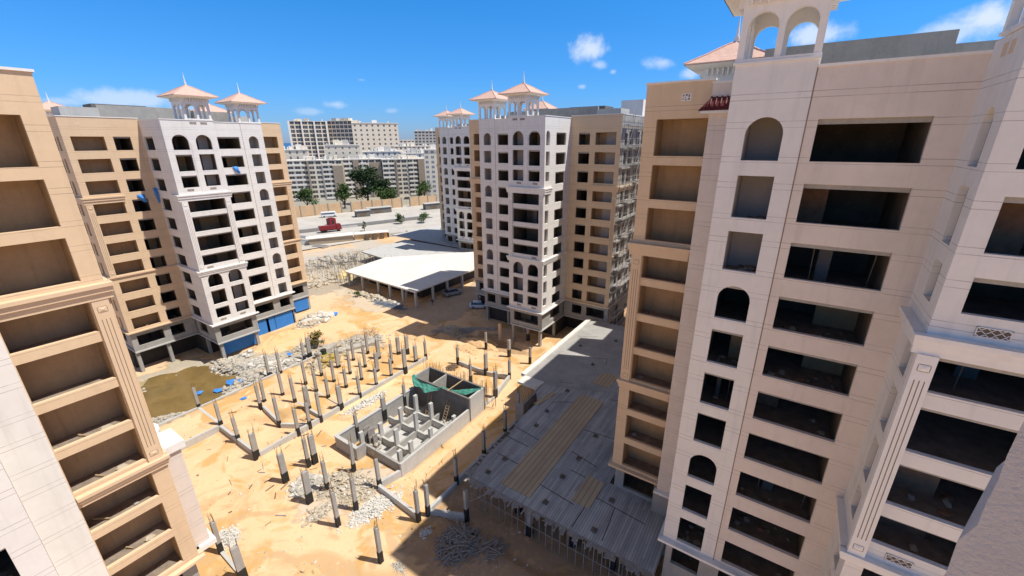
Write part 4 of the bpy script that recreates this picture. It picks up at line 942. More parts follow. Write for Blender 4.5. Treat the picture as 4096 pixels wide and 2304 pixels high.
heap('stony strip where the orange slope meets the columns', -69.2, 40.5, 1.7, 3.4, 300, .7, .1, .6, 'rock', mat2='rockgrey')
heap('stones and spoil at the right foot of the blue hoarding', -84.5, 45.5, 2.2, 2.4, 150, .5, .15, .8, 'rock', mat2='gravel')
for i, (x, y, a, b, h) in enumerate(((-47.5, 55.5, 3.4, 1.6, .6), (-60., 53.5, 3., 1.4, .5), (-31., 12.5, 2.4, 1.2, .3), (-46.3, 44., 1.2, 2.4, .5), (-30.4, 30.5, .9, 3.4, .35))):
    heap(['low sand mound before the sunken yard of the centre block', 'low sand mound near the track bend', 'small sand ripple mound at the bottom of the yard', 'narrow sand spoil beyond the tank chamber', 'narrow sand spoil along the right of the tank'][i], x, y, a, b, 30, h, .05, .2, 'sandy', cat='sand', name='sand_heap', mat2='rock')
m = MB()
for i in range(900):
    x = R(-66, -5); y = R(8, 58)
    if -44.5 < x < -33 and 24.5 < y < 42.3: continue
    m.rock((x, y, gh(x, y)+.02), R(.04, .16)*R(.5, 1.3), random.choice(['rock', 'gravel', 'rockgrey', 'brick']))
tag(m.build('scattered_stones'), 'small stones scattered over the open sand of the yard', 'stones', kind='stuff')
m = MB()
for i in range(90):
    x = R(-64, -25); y = R(10, 50)
    if -44.5 < x < -33 and 24.5 < y < 42.3: continue
    a = R(0, pi); l = R(.3, 1.3); m.beam((x, y, gh(x, y)+.06), (x+l*cos(a), y+l*sin(a), gh(x, y)+R(.06,.12)), R(.06,.16), .04, random.choice(['wood', 'woodgrey', 'rebar']))
tag(m.build('scattered_boards'), 'loose board offcuts scattered over the open sand', 'boards', kind='stuff')
m = MB()
for i in range(60): m.rock((-64.6+R(-1.3,1.3), 36.9+R(-1.3,1.3), 1.1+R(0,.7)), R(.2,.7), 'yellowcloth')
tag(m.build('cloth_heap'), 'yellow brown crumpled cloth heap among the farthest left columns', 'cloth heap')
m = MB(); m.tube((-66.4, 37.6, .9), (-66.4, 37.6, 2.3), .55, .5, 'leafdk', 12); m.tube((-66.4, 37.6, 2.3), (-66.4, 37.6, 2.36), .56, .56, 'bitumen', 12); tag(m.build('drum'), 'dark green drum standing in the rubble beside the yellow cloth heap', 'drum')
m = MB()
for a, b in (((-58.5, 57.2), (-56.2, 59.2)), ((-56.2, 59.2), (-52.5, 62.6)), ((-52.5, 62.6), (-47.5, 65.6))): m.beam((*a, .7), (*b, .6), .3, 1.8, 'concrete')
tag(m.build('retaining_wall'), 'low dark bent wall holding the sunken yard before the centre block', 'wall')
m = MB(); m.box(-45.2, -44.7, 62.9, 63.3, -.8, 3.2, 'tansm'); tag(m.build('brick_pier'), 'squat tan pier in the shade before the centre block', 'pier')
# a few cast lumps of old foundation above the column field
for i, (x, y, a, l, w, h) in enumerate(((-66.9, 38.4, .1, 1.2, 4., 1.9), (-64.3, 43.6, 1.1, 7., 1.2, 1.2), (-65.6, 40., .7, 2., 1.2, 1.3))):
    m = MB(); m.box(-l/2, l/2, -w/2, w/2, -.5, h, 'rockgrey'); o = m.build('old_foundation_block'); o.location = (x, y, .3); o.rotation_euler = (.06, -.05, a)
    bv = o.modifiers.new('b', 'BEVEL'); bv.width = .12; tag(o, ['upright broken concrete block above the column field', 'long fallen concrete block on the rubble ridge', 'short concrete block wedged in the rubble'][i], 'concrete block', 'old concrete lumps')
# blue plastic scraps
for i, (x, y, s) in enumerate(((-74.9,20.4,.8),(-73.,22.6,.9),(-72.9,24.6,1.3),(-71.2,25.6,.9),(-72.9,31.4,.7),(-72.6,34.6,.6),(-65.2,23.,.6),(-84.2,51.5,1.3))):
    m = MB(); n = 9; z = gh(x, y)+.75*(1 if i in (2, 3, 4, 5) else .4)
    if i in (0, 1): z = -.3
    if i == 6: z = gh(x, y)+.1
    P = [(x+s*R(.5,1)*cos(t*2*pi/n), y+s*R(.5,1)*sin(t*2*pi/n), z+R(-.1,.1)) for t in range(n)]
    for t in range(n): m.face([P[t], P[(t+1) % n], (x, y, z+.18)], 'tarp')
    o = m.build('blue_sheet'); sm = o.modifiers.new('s', 'SOLIDIFY'); sm.thickness = .03
    tag(o, ['crumpled blue sheet at the far left edge of the pond', 'blue sheet lying at the right end of the pond', 'largest crumpled blue sheet on the grey bank', 'blue sheet on the grey bank next to the beam', 'blue sheet on top of the rock bank', 'small square blue sheet on the far bank', 'blue scrap beside the column pair', 'thin blue sheet beyond the sunlit block corner'][i], 'plastic sheet', 'blue plastic sheets')
def hang(x, y0, y1, z0, z1, label, bulge=.3, skew=.5, n=8):
    m = MB(); P = []
    for i in range(n+1):
        t = i/n; row = []
        for j in range(n+1):
            q = j/n; w_ = 1-.45*t; yy = (y0+y1)/2+(q-.5)*(y1-y0)*w_+skew*t*t; row.append((x+.06+bulge*sin(pi*q)*sin(pi*min(1, t*1.1))+.05*sin(9*q), yy, z1+(z0-z1)*(t+.12*sin(pi*q)*t)))
        P.append(row)
    for i in range(n):
        for j in range(n): m.face([P[i][j], P[i+1][j], P[i+1][j+1], P[i][j+1]], 'tarp')
    o = m.build('blue_tarpaulin'); q = o.modifiers.new('s', 'SOLIDIFY'); q.thickness = .02; tag(o, label, 'tarpaulin')
hang(-87.25, 38.2, 39.2, 32.8, 33.9, 'blue tarpaulin hanging below an upper window of the sunlit white front')
hang(-90.55, 24.2, 25.3, 28.8, 30.0, 'blue tarpaulin blown out from the sunlit tan wall', .9, .4)
hang(-90.55, 26.6, 27.15, 28.6, 30.9, 'blue rag in the inner corner between tan and white walls', .3, .1)

# ------------------------------------------------------------------ white slab roof
sl = thing('slab_roof', 'broad white concrete slab roof on dark columns left of the centre block', 'slab', (-88, 80, 0))
poly = [(-100.1, 66.6), (-71., 65.2), (-70.6, 104.5), (-82.3, 103.6), (-102., 82.7)]
m = MB(); m.prism(poly, 3.95, 4.3, 'slabwhite'); part('slab', m, sl)
m = MB(); m.prism([(-102.6, 83.2), (-82.6, 104.4), (-82.4, 105.6), (-118, 105.6), (-116.8, 85.)], 3.2, 3.6, 'conc_lt'); part('lower_slab', m, sl)
m = MB(); m.prism([(-97, 72), (-75, 71), (-74, 102), (-81, 101), (-98, 83)], .1, 3.94, 'void'); part('dark_core', m, sl)  # near-black block filling the space under the slab
for (x, y) in ((-71.8,65.9),(-81.5,66.4),(-86.2,66.6),(-93.,66.9),(-99.4,67.3),(-76.6,66.2),(-71.6,71.6),(-71.6,77),(-71.6,83),(-71.6,89),(-101.4,73.),(-102.,79.),(-90,69.5),(-79,69.5)):
    m = MB(); m.box(x-.25, x+.25, y-.25, y+.25, 0, 3.95, 'conc_lt'); part('column', m, sl)
s2 = thing('slab_roof', 'second grey slab roof in shade under the farther white block', 'slab', (-105, 125, 0))
m = MB(); m.prism([(-128., 108.), (-70.6, 105.8), (-70.6, 150), (-112, 150), (-126., 134.)], 3.5, 3.85, 'conc_lt'); part('slab', m, s2)
m = MB(); m.box(-122, -75, 112, 148, 0, 3.5, 'dark'); part('dark_core', m, s2)  # dark block filling the space under this slab

# ------------------------------------------------------------------ vehicles, person
def car(label, x, y, rz, L_=4.6, W=1.8, H=1.65, paint='silver', pickup=False, cat='car'):
    t = thing('parked_car', label, cat, (x, y, gh(x, y)+.05)); t.rotation_euler = (0, 0, rz)
    pr = [(-.5,.35),(-.49,.62),(-.36,.68),(-.27,.97),(.18,1.),(.36,.66),(.48,.6),(.5,.35)]
    low = [(-.5,.2),(-.5,.58),(-.38,.62),(.36,.6),(.48,.54),(.5,.2)]
    m = MB(); n = len(low)
    for s_ in (-1, 1): m.face([(px*L_, s_*W/2, pz*H) for px, pz in low][::s_], paint)
    for i in range(n): a, b = low[i], low[(i+1) % n]; m.face([(a[0]*L_,-W/2,a[1]*H), (b[0]*L_,-W/2,b[1]*H), (b[0]*L_,W/2,b[1]*H), (a[0]*L_,W/2,a[1]*H)], paint)
    o = m.build('body', t); bv = o.modifiers.new('b', 'BEVEL'); bv.width = .06; bv.segments = 2
    m = MB(); w2 = W/2-.08; w3 = W/2-.25
    x0, x1, x2, x3 = -.44*L_, -.33*L_, .12*L_, .30*L_
    m.hexa([(x0,-w2,.58*H), (x3,-w2,.58*H), (x3,w2,.58*H), (x0,w2,.58*H), (x1,-w3,.96*H), (x2,-w3,.96*H), (x2,w3,.96*H), (x1,w3,.96*H)], 'glass'); m.build('windows', t)
    m = MB(); m.box(x1+.03, x2-.03, -w3+.01, w3-.01, .955*H, H, paint); o = m.build('roof', t)
    for px in (x0*.93+x1*.07, -.1*L_, ):
        pass
    for wx in (-.31*L_, .31*L_):
        for s_ in (-1, 1):
            m = MB(); m.tube((wx, s_*(W/2-.2), .33), (wx, s_*(W/2+.02), .33), .34, .34, 'tyre', 14); w_ = m.build('wheel', t)
            m = MB(); m.tube((wx, s_*(W/2+.021), .33), (wx, s_*(W/2+.035), .33), .19, .17, 'steel', 10); m.build('rim', w_)
    for s_ in (-1, 1):
        m = MB(); m.box(.485*L_, .503*L_, s_*W*.36-.16, s_*W*.36+.16, .44*H, .53*H, 'carwhite'); m.build('headlight', t)
    return t
car('silver estate car standing in shade by the white slab roof', -69.9, 77.2, radians(68), 5.0, 1.95, 1.8)
car('white car half hidden behind the left foot of the centre block', -58.6, 73.8, radians(35), 4.6, 1.9, 1.6, 'carwhite')
def van(label, x, y, rz):
    t = thing('parked_van', label, 'van', (x, y, .32)); t.rotation_euler = (0, 0, rz)
    m = MB(); m.hexa([(-4,-1.1,.4), (4.1,-1.1,.4), (4.1,1.1,.4), (-4,1.1,.4), (-4,-1.,2.9), (3.2,-1.,2.9), (3.2,1.,2.9), (-4,1.,2.9)], 'carwhite'); o = m.build('body', t); bv = o.modifiers.new('b', 'BEVEL'); bv.width = .15
    m = MB(); m.box(-3.7, 2.7, -1.09, 1.09, 1.6, 2.3, 'glass'); m.build('windows', t)
    for wx in (-2.6, 2.6):
        for s_ in (-1, 1): m = MB(); m.tube((wx, s_*.8, .45), (wx, s_*1.12, .45), .45, .45, 'tyre', 12); m.build('wheel', t)
van('white minibus parked by the ochre boundary wall', -205.5, 132.5, radians(62))
tr = thing('parked_truck', 'dark red tipper truck standing on the road beyond the site', 'truck', (-169.5, 109, .32)); tr.rotation_euler = (0, 0, radians(70))
m = MB(); m.hexa([(-4.5,-1.3,1.2), (2.,-1.3,1.2), (2.,1.3,1.2), (-4.5,1.3,1.2), (-4.8,-1.4,2.9), (2.1,-1.4,2.9), (2.1,1.4,2.9), (-4.8,1.4,2.9)], 'red'); m.build('tipper_body', tr)
m = MB(); m.hexa([(2.3,-1.2,.8), (4.6,-1.2,.8), (4.6,1.2,.8), (2.3,1.2,.8), (2.3,-1.15,3.3), (4.2,-1.15,3.3), (4.2,1.15,3.3), (2.3,1.15,3.3)], 'red'); c_ = m.build('cab', tr)
m = MB(); m.hexa([(4.42,-1.,2.), (4.5,-1.,2.), (4.5,1.,2.), (4.42,1.,2.), (4.26,-.95,3.), (4.34,-.95,3.), (4.34,.95,3.), (4.26,.95,3.)], 'glass'); m.build('windscreen', c_)
m = MB(); m.box(-4.5, 4.4, -.5, .5, .7, 1.15, 'bitumen'); m.build('chassis', tr)
for wx in (-3.4, -2.2, 3.3):
    for s_ in (-1, 1): m = MB(); m.tube((wx, s_*.85, .5), (wx, s_*1.25, .5), .5, .5, 'tyre', 12); m.build('wheel', tr)
m = MB(); m.box(-187., -184., 118.6, 121.8, .5, 3.2, 'red'); m.box(-186.4, -184.6, 119.2, 121.2, 3.2, 3.5, 'red'); m.box(-183.99, -183.95, 119.6, 120.6, .6, 2.6, 'bitumen'); tag(m.build('site_cabin'), 'small red cabin behind the red truck', 'cabin')

def person(x, y, rz, label):
    me = bpy.data.meshes.new('person')
    v = [(0,0,.95),(0,0,1.2),(0,.02,1.42),(0,.02,1.52),(0,.04,1.66),(0,.03,1.76),(-.1,0,.9),(-.12,.16,.5),(-.12,.05,.1),(-.12,.2,.04),(.1,0,.9),(.12,-.1,.5),(.12,-.35,.12),(.12,-.24,.04),(-.2,0,1.42),(-.27,-.1,1.12),(-.24,.06,.88),(.2,0,1.42),(.27,.1,1.14),(.22,.28,.98)]
    e = [(0,1),(1,2),(2,3),(3,4),(4,5),(0,6),(6,7),(7,8),(8,9),(0,10),(10,11),(11,12),(12,13),(2,14),(14,15),(15,16),(2,17),(17,18),(18,19)]
    r = [.15,.14,.16,.06,.11,.07,.1,.07,.05,.045,.1,.07,.05,.045,.07,.05,.04,.07,.05,.04]
    me.from_pydata(v, e, []); o = bpy.data.objects.new('person', me); C.objects.link(o); o.location = (x, y, gh(x, y)); o.rotation_euler = (0, 0, rz)
    s = o.modifiers.new('s', 'SKIN')
    for i, q in enumerate(me.skin_vertices[0].data if me.skin_vertices else []): q.radius = (r[i], r[i])
    return o, r, me
o, r, me = person(-69.3, 68.9, radians(200), '')
dg_ok = True
if not me.skin_vertices:
    bpy.context.view_layer.objects.active = o; o.select_set(True)
    try: bpy.ops.object.skin_root_mark()
    except Exception: pass
if me.skin_vertices:
    for i, q in enumerate(me.skin_vertices[0].data): q.radius = (r[i], r[i]); q.use_root = (i == 0)
sb = o.modifiers.new('u', 'SUBSURF'); sb.levels = 1; sb.render_levels = 1
me.materials.append(MATS['skin']); tag(o, 'person in dark clothes walking beside the white slab roof', 'person')
m = MB(); m.tube((0,.03,1.70), (0,.03,1.80), .125, .08, 'hair', 10); m.build('hair', o)
m = MB(); m.tube((0,0,.86), (0,0,1.2), .19, .165, 'cloth', 12); m.tube((0,0,1.19), (0,.02,1.47), .165, .19, 'cloth', 12)
for s_, a, b in ((-1, (-.2,0,1.43), (-.27,-.1,1.12)), (1, (.2,0,1.43), (.27,.1,1.14))): m.tube(a, b, .085, .07, 'cloth', 8)
m.build('shirt', o)
m = MB(); m.tube((-.1,0,.93), (-.12,.16,.5), .125, .1, 'bluegrey', 8); m.tube((-.12,.16,.52), (-.12,.05,.12), .1, .08, 'bluegrey', 8); m.tube((.1,0,.93), (.12,-.1,.5), .125, .1, 'bluegrey', 8); m.tube((.12,-.1,.52), (.12,-.35,.14), .1, .08, 'bluegrey', 8); m.build('trousers', o)

# ------------------------------------------------------------------ vegetation
def tree(label, x, y, h, cr, leaf='leaf', n=1500, name='broadleaf_tree', z=None, grp=None, flat=.8, ls=.5):
    z = gh(x, y) if z is None else z; t = thing(name, label, 'tree' if 'tree' in name else 'shrub', (x, y, z), grp)
    m = MB(); th = h*.42; m.tube((0,0,-.3), (.1*cr,.05,th), .035*h, .022*h, 'trunk', 8); cl = []
    for i in range(9):
        a = 2*pi*i/9+R(-.3,.3); e = (cr*R(.35,.75)*cos(a), cr*R(.35,.75)*sin(a), h*R(.32,.92)); m.tube((.05*cr,0,th*R(.4,1)), e, .014*h, .005*h, 'trunk', 5); cl.append((e, cr*R(.22,.5)))
    for i in range(7): cl.append(((R(-.45,.45)*cr, R(-.45,.45)*cr, h*R(.6,.97)), cr*R(.25,.5)))
    m.build('trunk', t); m = MB()
    for i in range(n):
        (cx, cy, cz), r = random.choice(cl); a = R(0, 2*pi); b = math.acos(R(-1, 1)); q = r*R(.3, 1.2)
        c = Vector((cx+q*sin(b)*cos(a), cy+q*sin(b)*sin(a), cz+q*cos(b)*flat)); s_ = ls*R(.5, 1.2)
        u = Vector((R(-1,1), R(-1,1), R(-.6,.6))).normalized(); w = u.cross(Vector((R(-1,1), R(-1,1), R(-1,1)))).normalized()
        m.face([c-u*s_-w*s_*.5, c+u*s_-w*s_*.3, c+u*s_*.6+w*s_*.6, c-u*s_*.7+w*s_*.5], leaf)
    m.build('crown', t)
G3 = 'trees in front of the distant apartment blocks'
tree('tall dark green tree before the gap between the distant cream blocks', -231, 178, 22, 10, 'leafdk', 3200, grp=G3, ls=.75)
tree('second dark tree crown right of the tallest tree', -220, 184, 15, 8, 'leafdk', 1800, grp=G3, ls=.7)
tree('rounded bright green tree in front of the tall dark tree', -210, 176, 11, 6.5, 'leaf', 1300, grp=G3, ls=.55)
tree('bright green tree at the far left end of the ochre wall', -236, 139, 14, 6.5, 'leaf', 1300, grp=G3, ls=.55)
tree('bright green tree behind the ochre wall near the minibus', -226, 157, 14, 5.4, 'leaf', 1300, grp=G3, ls=.55)
tree('green tree at the foot of the right hand distant block', -214, 212, 12, 7, 'leaf', 1400, grp=G3, ls=.55)
tree('dense green tree right of the distant blocks', -245, 262, 20, 13, 'leafdk', 2200, grp=G3, ls=1.)
tree('small round green shrub on the road median', -158, 139, 5, 2.6, 'leaf', 700, 'shrub', grp='shrubs on the road median', ls=.3)
tree('pale loose shrub right of the round one on the median', -150, 147, 5, 3, 'leaf', 700, 'shrub', grp='shrubs on the road median', ls=.3)
tree('thin young tree on the road edge above the truck', -158, 118, 4.5, 1.2, 'leaf', 250, 'young_tree', ls=.25)
tree('yellow green dry shrub growing from the rubble above the column field', -72.5, 40., 3., 1.7, 'dryleaf', 1000, 'shrub', flat=1., ls=.16)
tree('small green shrub at the stone bank near the white slab', -90., 62.6, 1.4, 1., 'leaf', 300, 'shrub', ls=.14)
m = MB()
for i in range(110):
    a = R(0, 2*pi); x = -67.+R(-1.5, 1.5); y = 46.+R(-4, 3.5); z = 1.1; b = R(.4, 1.5); m.tube((x, y, z-.3), (x+b*cos(a), y+b*sin(a), z+R(.3,1.5)), .03, .012, 'woodgrey', 4)
tag(m.build('brushwood_heap'), 'grey tangled brushwood on the rubble ridge above the columns', 'brushwood')
m = MB()
for i in range(260):
    x = R(-122, -100); y = R(64, 86); z = gh(x, y)+.8; a = R(0, 6.3); m.tube((x, y, z-.8), (x+R(-.8,.8), y+R(-.8,.8), z+R(1, 3.5)), .07, .03, 'woodgrey', 4)
tag(m.build('brushwood_field'), 'dry sticks and posts standing over the far rubble field', 'brushwood', kind='stuff')

# ------------------------------------------------------------------ walls and shacks beyond the site
def fence(label, pts, h, mat, th=.4, name='boundary_wall', post=6.):
    t = thing(name, label, 'wall', (pts[0][0], pts[0][1], 0)); m = MB(); pm = MB()
    for a, b in zip(pts, pts[1:]):
        m.beam((*a, h), (*b, h), th, h+.5, mat); L_ = hypot(b[0]-a[0], b[1]-a[1]); n = max(1, int(L_/post))
        for i in range(n+1): x = a[0]+(b[0]-a[0])*i/n; y = a[1]+(b[1]-a[1])*i/n; pm.box(x-.35, x+.35, y-.35, y+.35, 0, h+.3, 'brownwall')
    part('panel', m, t); part('posts', pm, t); return t
fence('ochre boundary wall behind the minibus, left run', [(-221, 118), (-212, 145)], 6., 'ochrewall')
fence('ochre boundary wall below the trees, middle run', [(-210, 150), (-199, 178)], 5.8, 'ochrewall')
fence('ochre boundary wall at the right end', [(-197, 183), (-191, 200)], 5.8, 'ochrewall')
fence('long low pale wall between the road and the site', [(-157, 85), (-140, 116), (-118, 160)], 1.6, 'conc_lt', .4, 'boundary_wall', 8)
sh = thing('roadside_shed', 'long low shed with a pale roof and ochre wall at the site edge', 'shed', (-150, 98, 0))
m = MB(); m.beam((-155, 89.5, 2.6), (-147.5, 104, 2.6), 4., 3., 'brownwall'); m.beam((-147., 104.5, 2.5), (-140., 115.5, 2.5), 3., 2.6, 'ochrewall'); part('wall', m, sh)
m = MB(); m.beam((-155.5, 88.9, 2.95), (-147.2, 104.4, 2.95), 5., .3, 'creamlt'); m.beam((-146.9, 104.6, 2.85), (-139.6, 116, 2.85), 4., .3, 'creamlt'); part('roof', m, sh)
for (x, y, l) in ((-142.2, 109.5, 1.4), (-141., 112.3, 1.2), (-143.6, 106.8, 1.3)):
    m = MB(); m.beam((x-.2+.9, y, 2.2), (x+.5+.9, y+l, 2.2), 1.4, 1.9, 'dark'); part('doorway', m, sh)
for i, (x, y, l, hh) in enumerate(((-196, 150, 13, 3.), (-180, 178, 12, 3.4), (-193, 140, 7, 3.2))):
    t = thing('site_hut', ['dark low hut on the far side of the road', 'dark low hut farther along the road', 'small dark hut with netting by the minibus'][i], 'hut', (x, y, .3)); m = MB(); m.beam((0,0,hh), (l*.37, l*.93, hh), 4, hh, 'conc_dk'); m.build('wall', t)
    m = MB(); m.beam((-.2,-.5,hh+.25), (l*.37+.2, l*.93+.5, hh+.25), 4.8, .24, 'conc_lt'); m.build('roof', t)
    m = MB(); m.beam((l*.1+2.02*.93, l*.25-2.02*.37, hh*.75), (l*.25+2.02*.93, l*.65-2.02*.37, hh*.75), .1, hh*.6, 'dark'); m.build('opening', t)
for i, (x, y, a, l) in enumerate(((-168, 96, .3, 14), (-160, 92, .25, 12), (-172, 120, 1.2, 8), (-148, 96-6, .2, 6))):
    m = MB()
    for k in range(5): m.box(-l/2, l/2, -1.5+k*.65, -1.1+k*.65, 0, .35+.2*(k % 2), 'conc_lt')
    o = m.build('stacked_slabs'); o.location = (x, y, .31); o.rotation_euler = (0, 0, a); tag(o, ['long stacked concrete slabs left of the red truck', 'concrete slabs stacked at the road edge below the truck', 'short concrete slabs stacked behind the truck', 'pale slabs stacked at the left end of the shed'][i], 'slabs', 'stacks of concrete slabs by the road')

# ------------------------------------------------------------------ distant blocks
def block(label, x, y, ang, W, D, H, floors, wallm, bays, winm='wglass', z0=0, strip=False, capm='creamlt', ratio=.55, flank='brownwall', name='apartment_block', grp='distant apartment blocks', side_bays=0, roofb=3, fins=True, whl=.5, base=1.):
    """x, y: left front corner; ang: direction of the front; the front looks to the right-hand side of that direction"""
    t = thing(name, label, 'building', (x, y, z0), grp); t.rotation_euler = (0, 0, ang)
    m = MB(); m.box(0, W, 0, D, -2, H, wallm); m.build('wall', t)
    m = MB(); m.box(-.4, W+.4, -.5, D+.4, H, H+.5, capm)
    m.build('roof', t); fh = (H-base)/floors; bw = W/bays
    key = MB(); key.box(-bw*ratio/2, bw*ratio/2, -.06, .25, 0, fh*whl, winm)
    key.box(-.05, .05, -.09, -.06, 0, fh*whl, 'creamlt'); wm = key.mesh('window')
    nwin = 0
    for f in range(floors):
        for b in range(bays):
            if nwin >= 96 : break
            o = bpy.data.objects.new('window', wm); C.objects.link(o); o.parent = t; o.location = (bw*(b+.5), 0, base+f*fh+fh*.3); nwin += 1
    if strip:
        for f in range(floors):
            for (a, b) in strip:
                if f % 1 == 0:
                    m = MB(); m.box(a*W, b*W, -.9, 0, base+f*fh-.1, base+f*fh+fh*.36, capm); m.build('balcony', t)
    if fins:
        for (a, b, hh) in fins:
            m = MB(); m.box(a*W, b*W, -1.6, .01, -2, H+hh, flank); m.build('brown_pier', t)
    if side_bays:
        sw = D/side_bays; k2 = MB(); k2.box(-.06, .2, -sw*.25, sw*.25, 0, fh*whl, winm); k2m = k2.mesh('window')
        for f in range(min(floors, max(1, 0 if nwin >= 96 else floors))):
            for b in range(side_bays):
                if nwin >= 99: break
                o = bpy.data.objects.new('window', k2m); C.objects.link(o); o.parent = t; o.location = (W, sw*(b+.5), base+f*fh+fh*.3); nwin += 1
    m = MB()
    for i in range(roofb):
        a = R(.05, .8)*W; m.box(a, a+R(2, .16*W+2), R(2, D*.3), D*R(.4, .8), H+.5, H+.5+R(1.5, 3.5), random.choice([wallm, capm, 'conc_lt']))
        q = R(.05, .9)*W; m.tube((q, 2, H+.5), (q, 2, H+.5+R(1, 2.4)), .5, .5, random.choice(['creamlt', 'conc_lt']), 8)
    if roofb: m.build('roof_clutter', t)
    return t
e = math.atan2(65, 46); ex, ey = cos(e), sin(e)
def base(s, back=0): return -278+ex*s-ey*back, 166+ey*s+ex*back
x, y = base(-10.3); block('left block of the cream terrace behind the ochre wall', x, y, e, 34.5, 14, 26.5, 8, 'cream', 8, strip=[(0, .3), (.63, .82)], fins=[(.36,.39,0),(.82, 1.0, -3.5)], ratio=.7, roofb=5, whl=.56)
x, y = base(24.7, 4); block('middle block of the cream terrace behind the dark trees', x, y, e, 26., 12, 26.5, 8, 'cream', 6, strip=[(.02, .24), (.45, .6)], fins=[(.26, .4, -.5), (.7, .98, -2.)], ratio=.74, roofb=4, whl=.55)
x, y = base(51.); block('right block of the cream terrace with a brown end pier', x, y, e, 30.3, 14, 26.2, 8, 'cream', 7, strip=[(0, .27), (.6, .8)], fins=[(.30,.33,0),(.83, 1.0, -.6)], ratio=.74, roofb=5, whl=.55)
x, y = base(14, 28); block('cream house rising behind the left terrace block', x, y, e, 24, 14, 36, 10, 'cream', 5, fins=[], ratio=.22, roofb=4, whl=.35)
x, y = base(40, 30); block('white house behind the middle of the terrace', x, y, e, 30, 12, 31, 8, 'creamlt', 7, fins=[], ratio=.3, roofb=6)
x, y = base(68, 24); block('white house behind the right terrace block', x, y, e, 24, 12, 29.5, 8, 'creamlt', 6, fins=[], ratio=.3, roofb=4)
x, y = base(-16, 24); block('cream house at the left behind the terrace', x, y, e, 18, 12, 33., 9, 'cream', 4, fins=[], ratio=.25, roofb=3)
# tall slabs on the skyline
def px(az, D): return D*sin(radians(az)), D*cos(radians(az))
x, y = px(-60.1, 520); x2, y2 = px(-55.9, 520); a_ = math.atan2(y2-y, x2-x)
block('left grey section of the long high-rise on the skyline', x, y, a_, hypot(x2-x, y2-y), 16, 59, 14, 'cream', 6, ratio=.82, capm='cream', fins=[(.0,.05,.6),(.32,.36,.4),(.64,.68,.4),(.95,1.,.6)], flank='creamlt', roofb=4, whl=.72, z0=0)
x, y = px(-55.9, 524); x2, y2 = px(-53.2, 508); a_ = math.atan2(y2-y, x2-x)
block('dark windowed middle section of the long high-rise', x, y, a_, hypot(x2-x, y2-y), 18, 59.5, 14, 'cream', 6, ratio=.82, capm='cream', fins=[], roofb=6, whl=.72)
x, y = px(-53.2, 508); x2, y2 = px(-47.8, 512); a_ = math.atan2(y2-y, x2-x)
block('pale right section of the long high-rise with small windows', x, y, a_, hypot(x2-x, y2-y), 18, 57.5, 12, 'cream', 8, ratio=.3, capm='creamlt', fins=[], roofb=2, whl=.4)
x, y = px(-45.9, 620); x2, y2 = px(-43.2, 620); a_ = math.atan2(y2-y, x2-x)
block('separate grey high-rise on the skyline near the centre block', x, y, a_, hypot(x2-x, y2-y), 18, 52, 13, 'conc_lt', 6, ratio=.6, capm='creamlt', fins=[], roofb=3, whl=.55)
x, y = px(-48.5, 440); x2, y2 = px(-43.6, 450); a_ = math.atan2(y2-y, x2-x)
block('cream mid-rise between the terrace and the skyline tower', x, y, a_, hypot(x2-x, y2-y), 14, 34, 9, 'cream', 9, ratio=.4, fins=[], roofb=5)
x, y = px(-44.9, 300); x2, y2 = px(-42., 300); a_ = math.atan2(y2-y, x2-x)
block('narrow cream block with blue grey windows beside the centre building', x, y, a_, hypot(x2-x, y2-y), 14, 33, 10, 'cream', 4, winm='bluegrey', ratio=.5, fins=[], roofb=2)
x, y = px(-47.8, 600); x2, y2 = px(-45.9, 600); a_ = math.atan2(y2-y, x2-x)
block('low pale building left of the separate high-rise', x, y, a_, hypot(x2-x, y2-y), 12, 40, 11, 'creamlt', 4, ratio=.4, fins=[], roofb=2)
# roofs of buildings of the same estate peeking over the left and right blocks
t = thing('apartment_building', 'roof lantern of another block showing over the parapet at far left', 'building', (-131, 25, 0), 'cream apartment buildings under construction')
m = MB(); m.box(-140, -124, 20, 44, 0, 41.5, 'tansm'); part('wall', m, t); pavilion(t, -129.5, 25.2, 41., s=4.4)

# grey plaster corner of the camera's own building
pc = thing('plaster_wall', 'rough grey plaster corner of the viewpoint building at lower right', 'wall', (1.6, 1.8, 36))
m = MB(); P = []; D0 = 2.0
zs_ = [36.2+.1*i for i in range(26)]
for i, z in enumerate(zs_):
    az = radians(21.75+.25*sin(i*1.3)*.4+(.45 if z > 36.62 else 0)); P.append((D0*sin(az)+R(-.004,.004), D0*cos(az), z))
for i in range(len(P)-1):
    a, b = P[i], P[i+1]; m.face([a, (2.6, a[1]-.5, a[2]), (2.6, b[1]-.5, b[2]), b], 'plaster'); m.face([a, b, (b[0]+.25, b[1]+.6, b[2]), (a[0]+.25, a[1]+.6, a[2])], 'plaster')
m.face([P[-1], (2.6, P[-1][1]-.5, P[-1][2]), (2.85, P[-1][1]+.1, P[-1][2]), (P[-1][0]+.25, P[-1][1]+.6, P[-1][2])], 'plaster')
part('wall', m, pc)

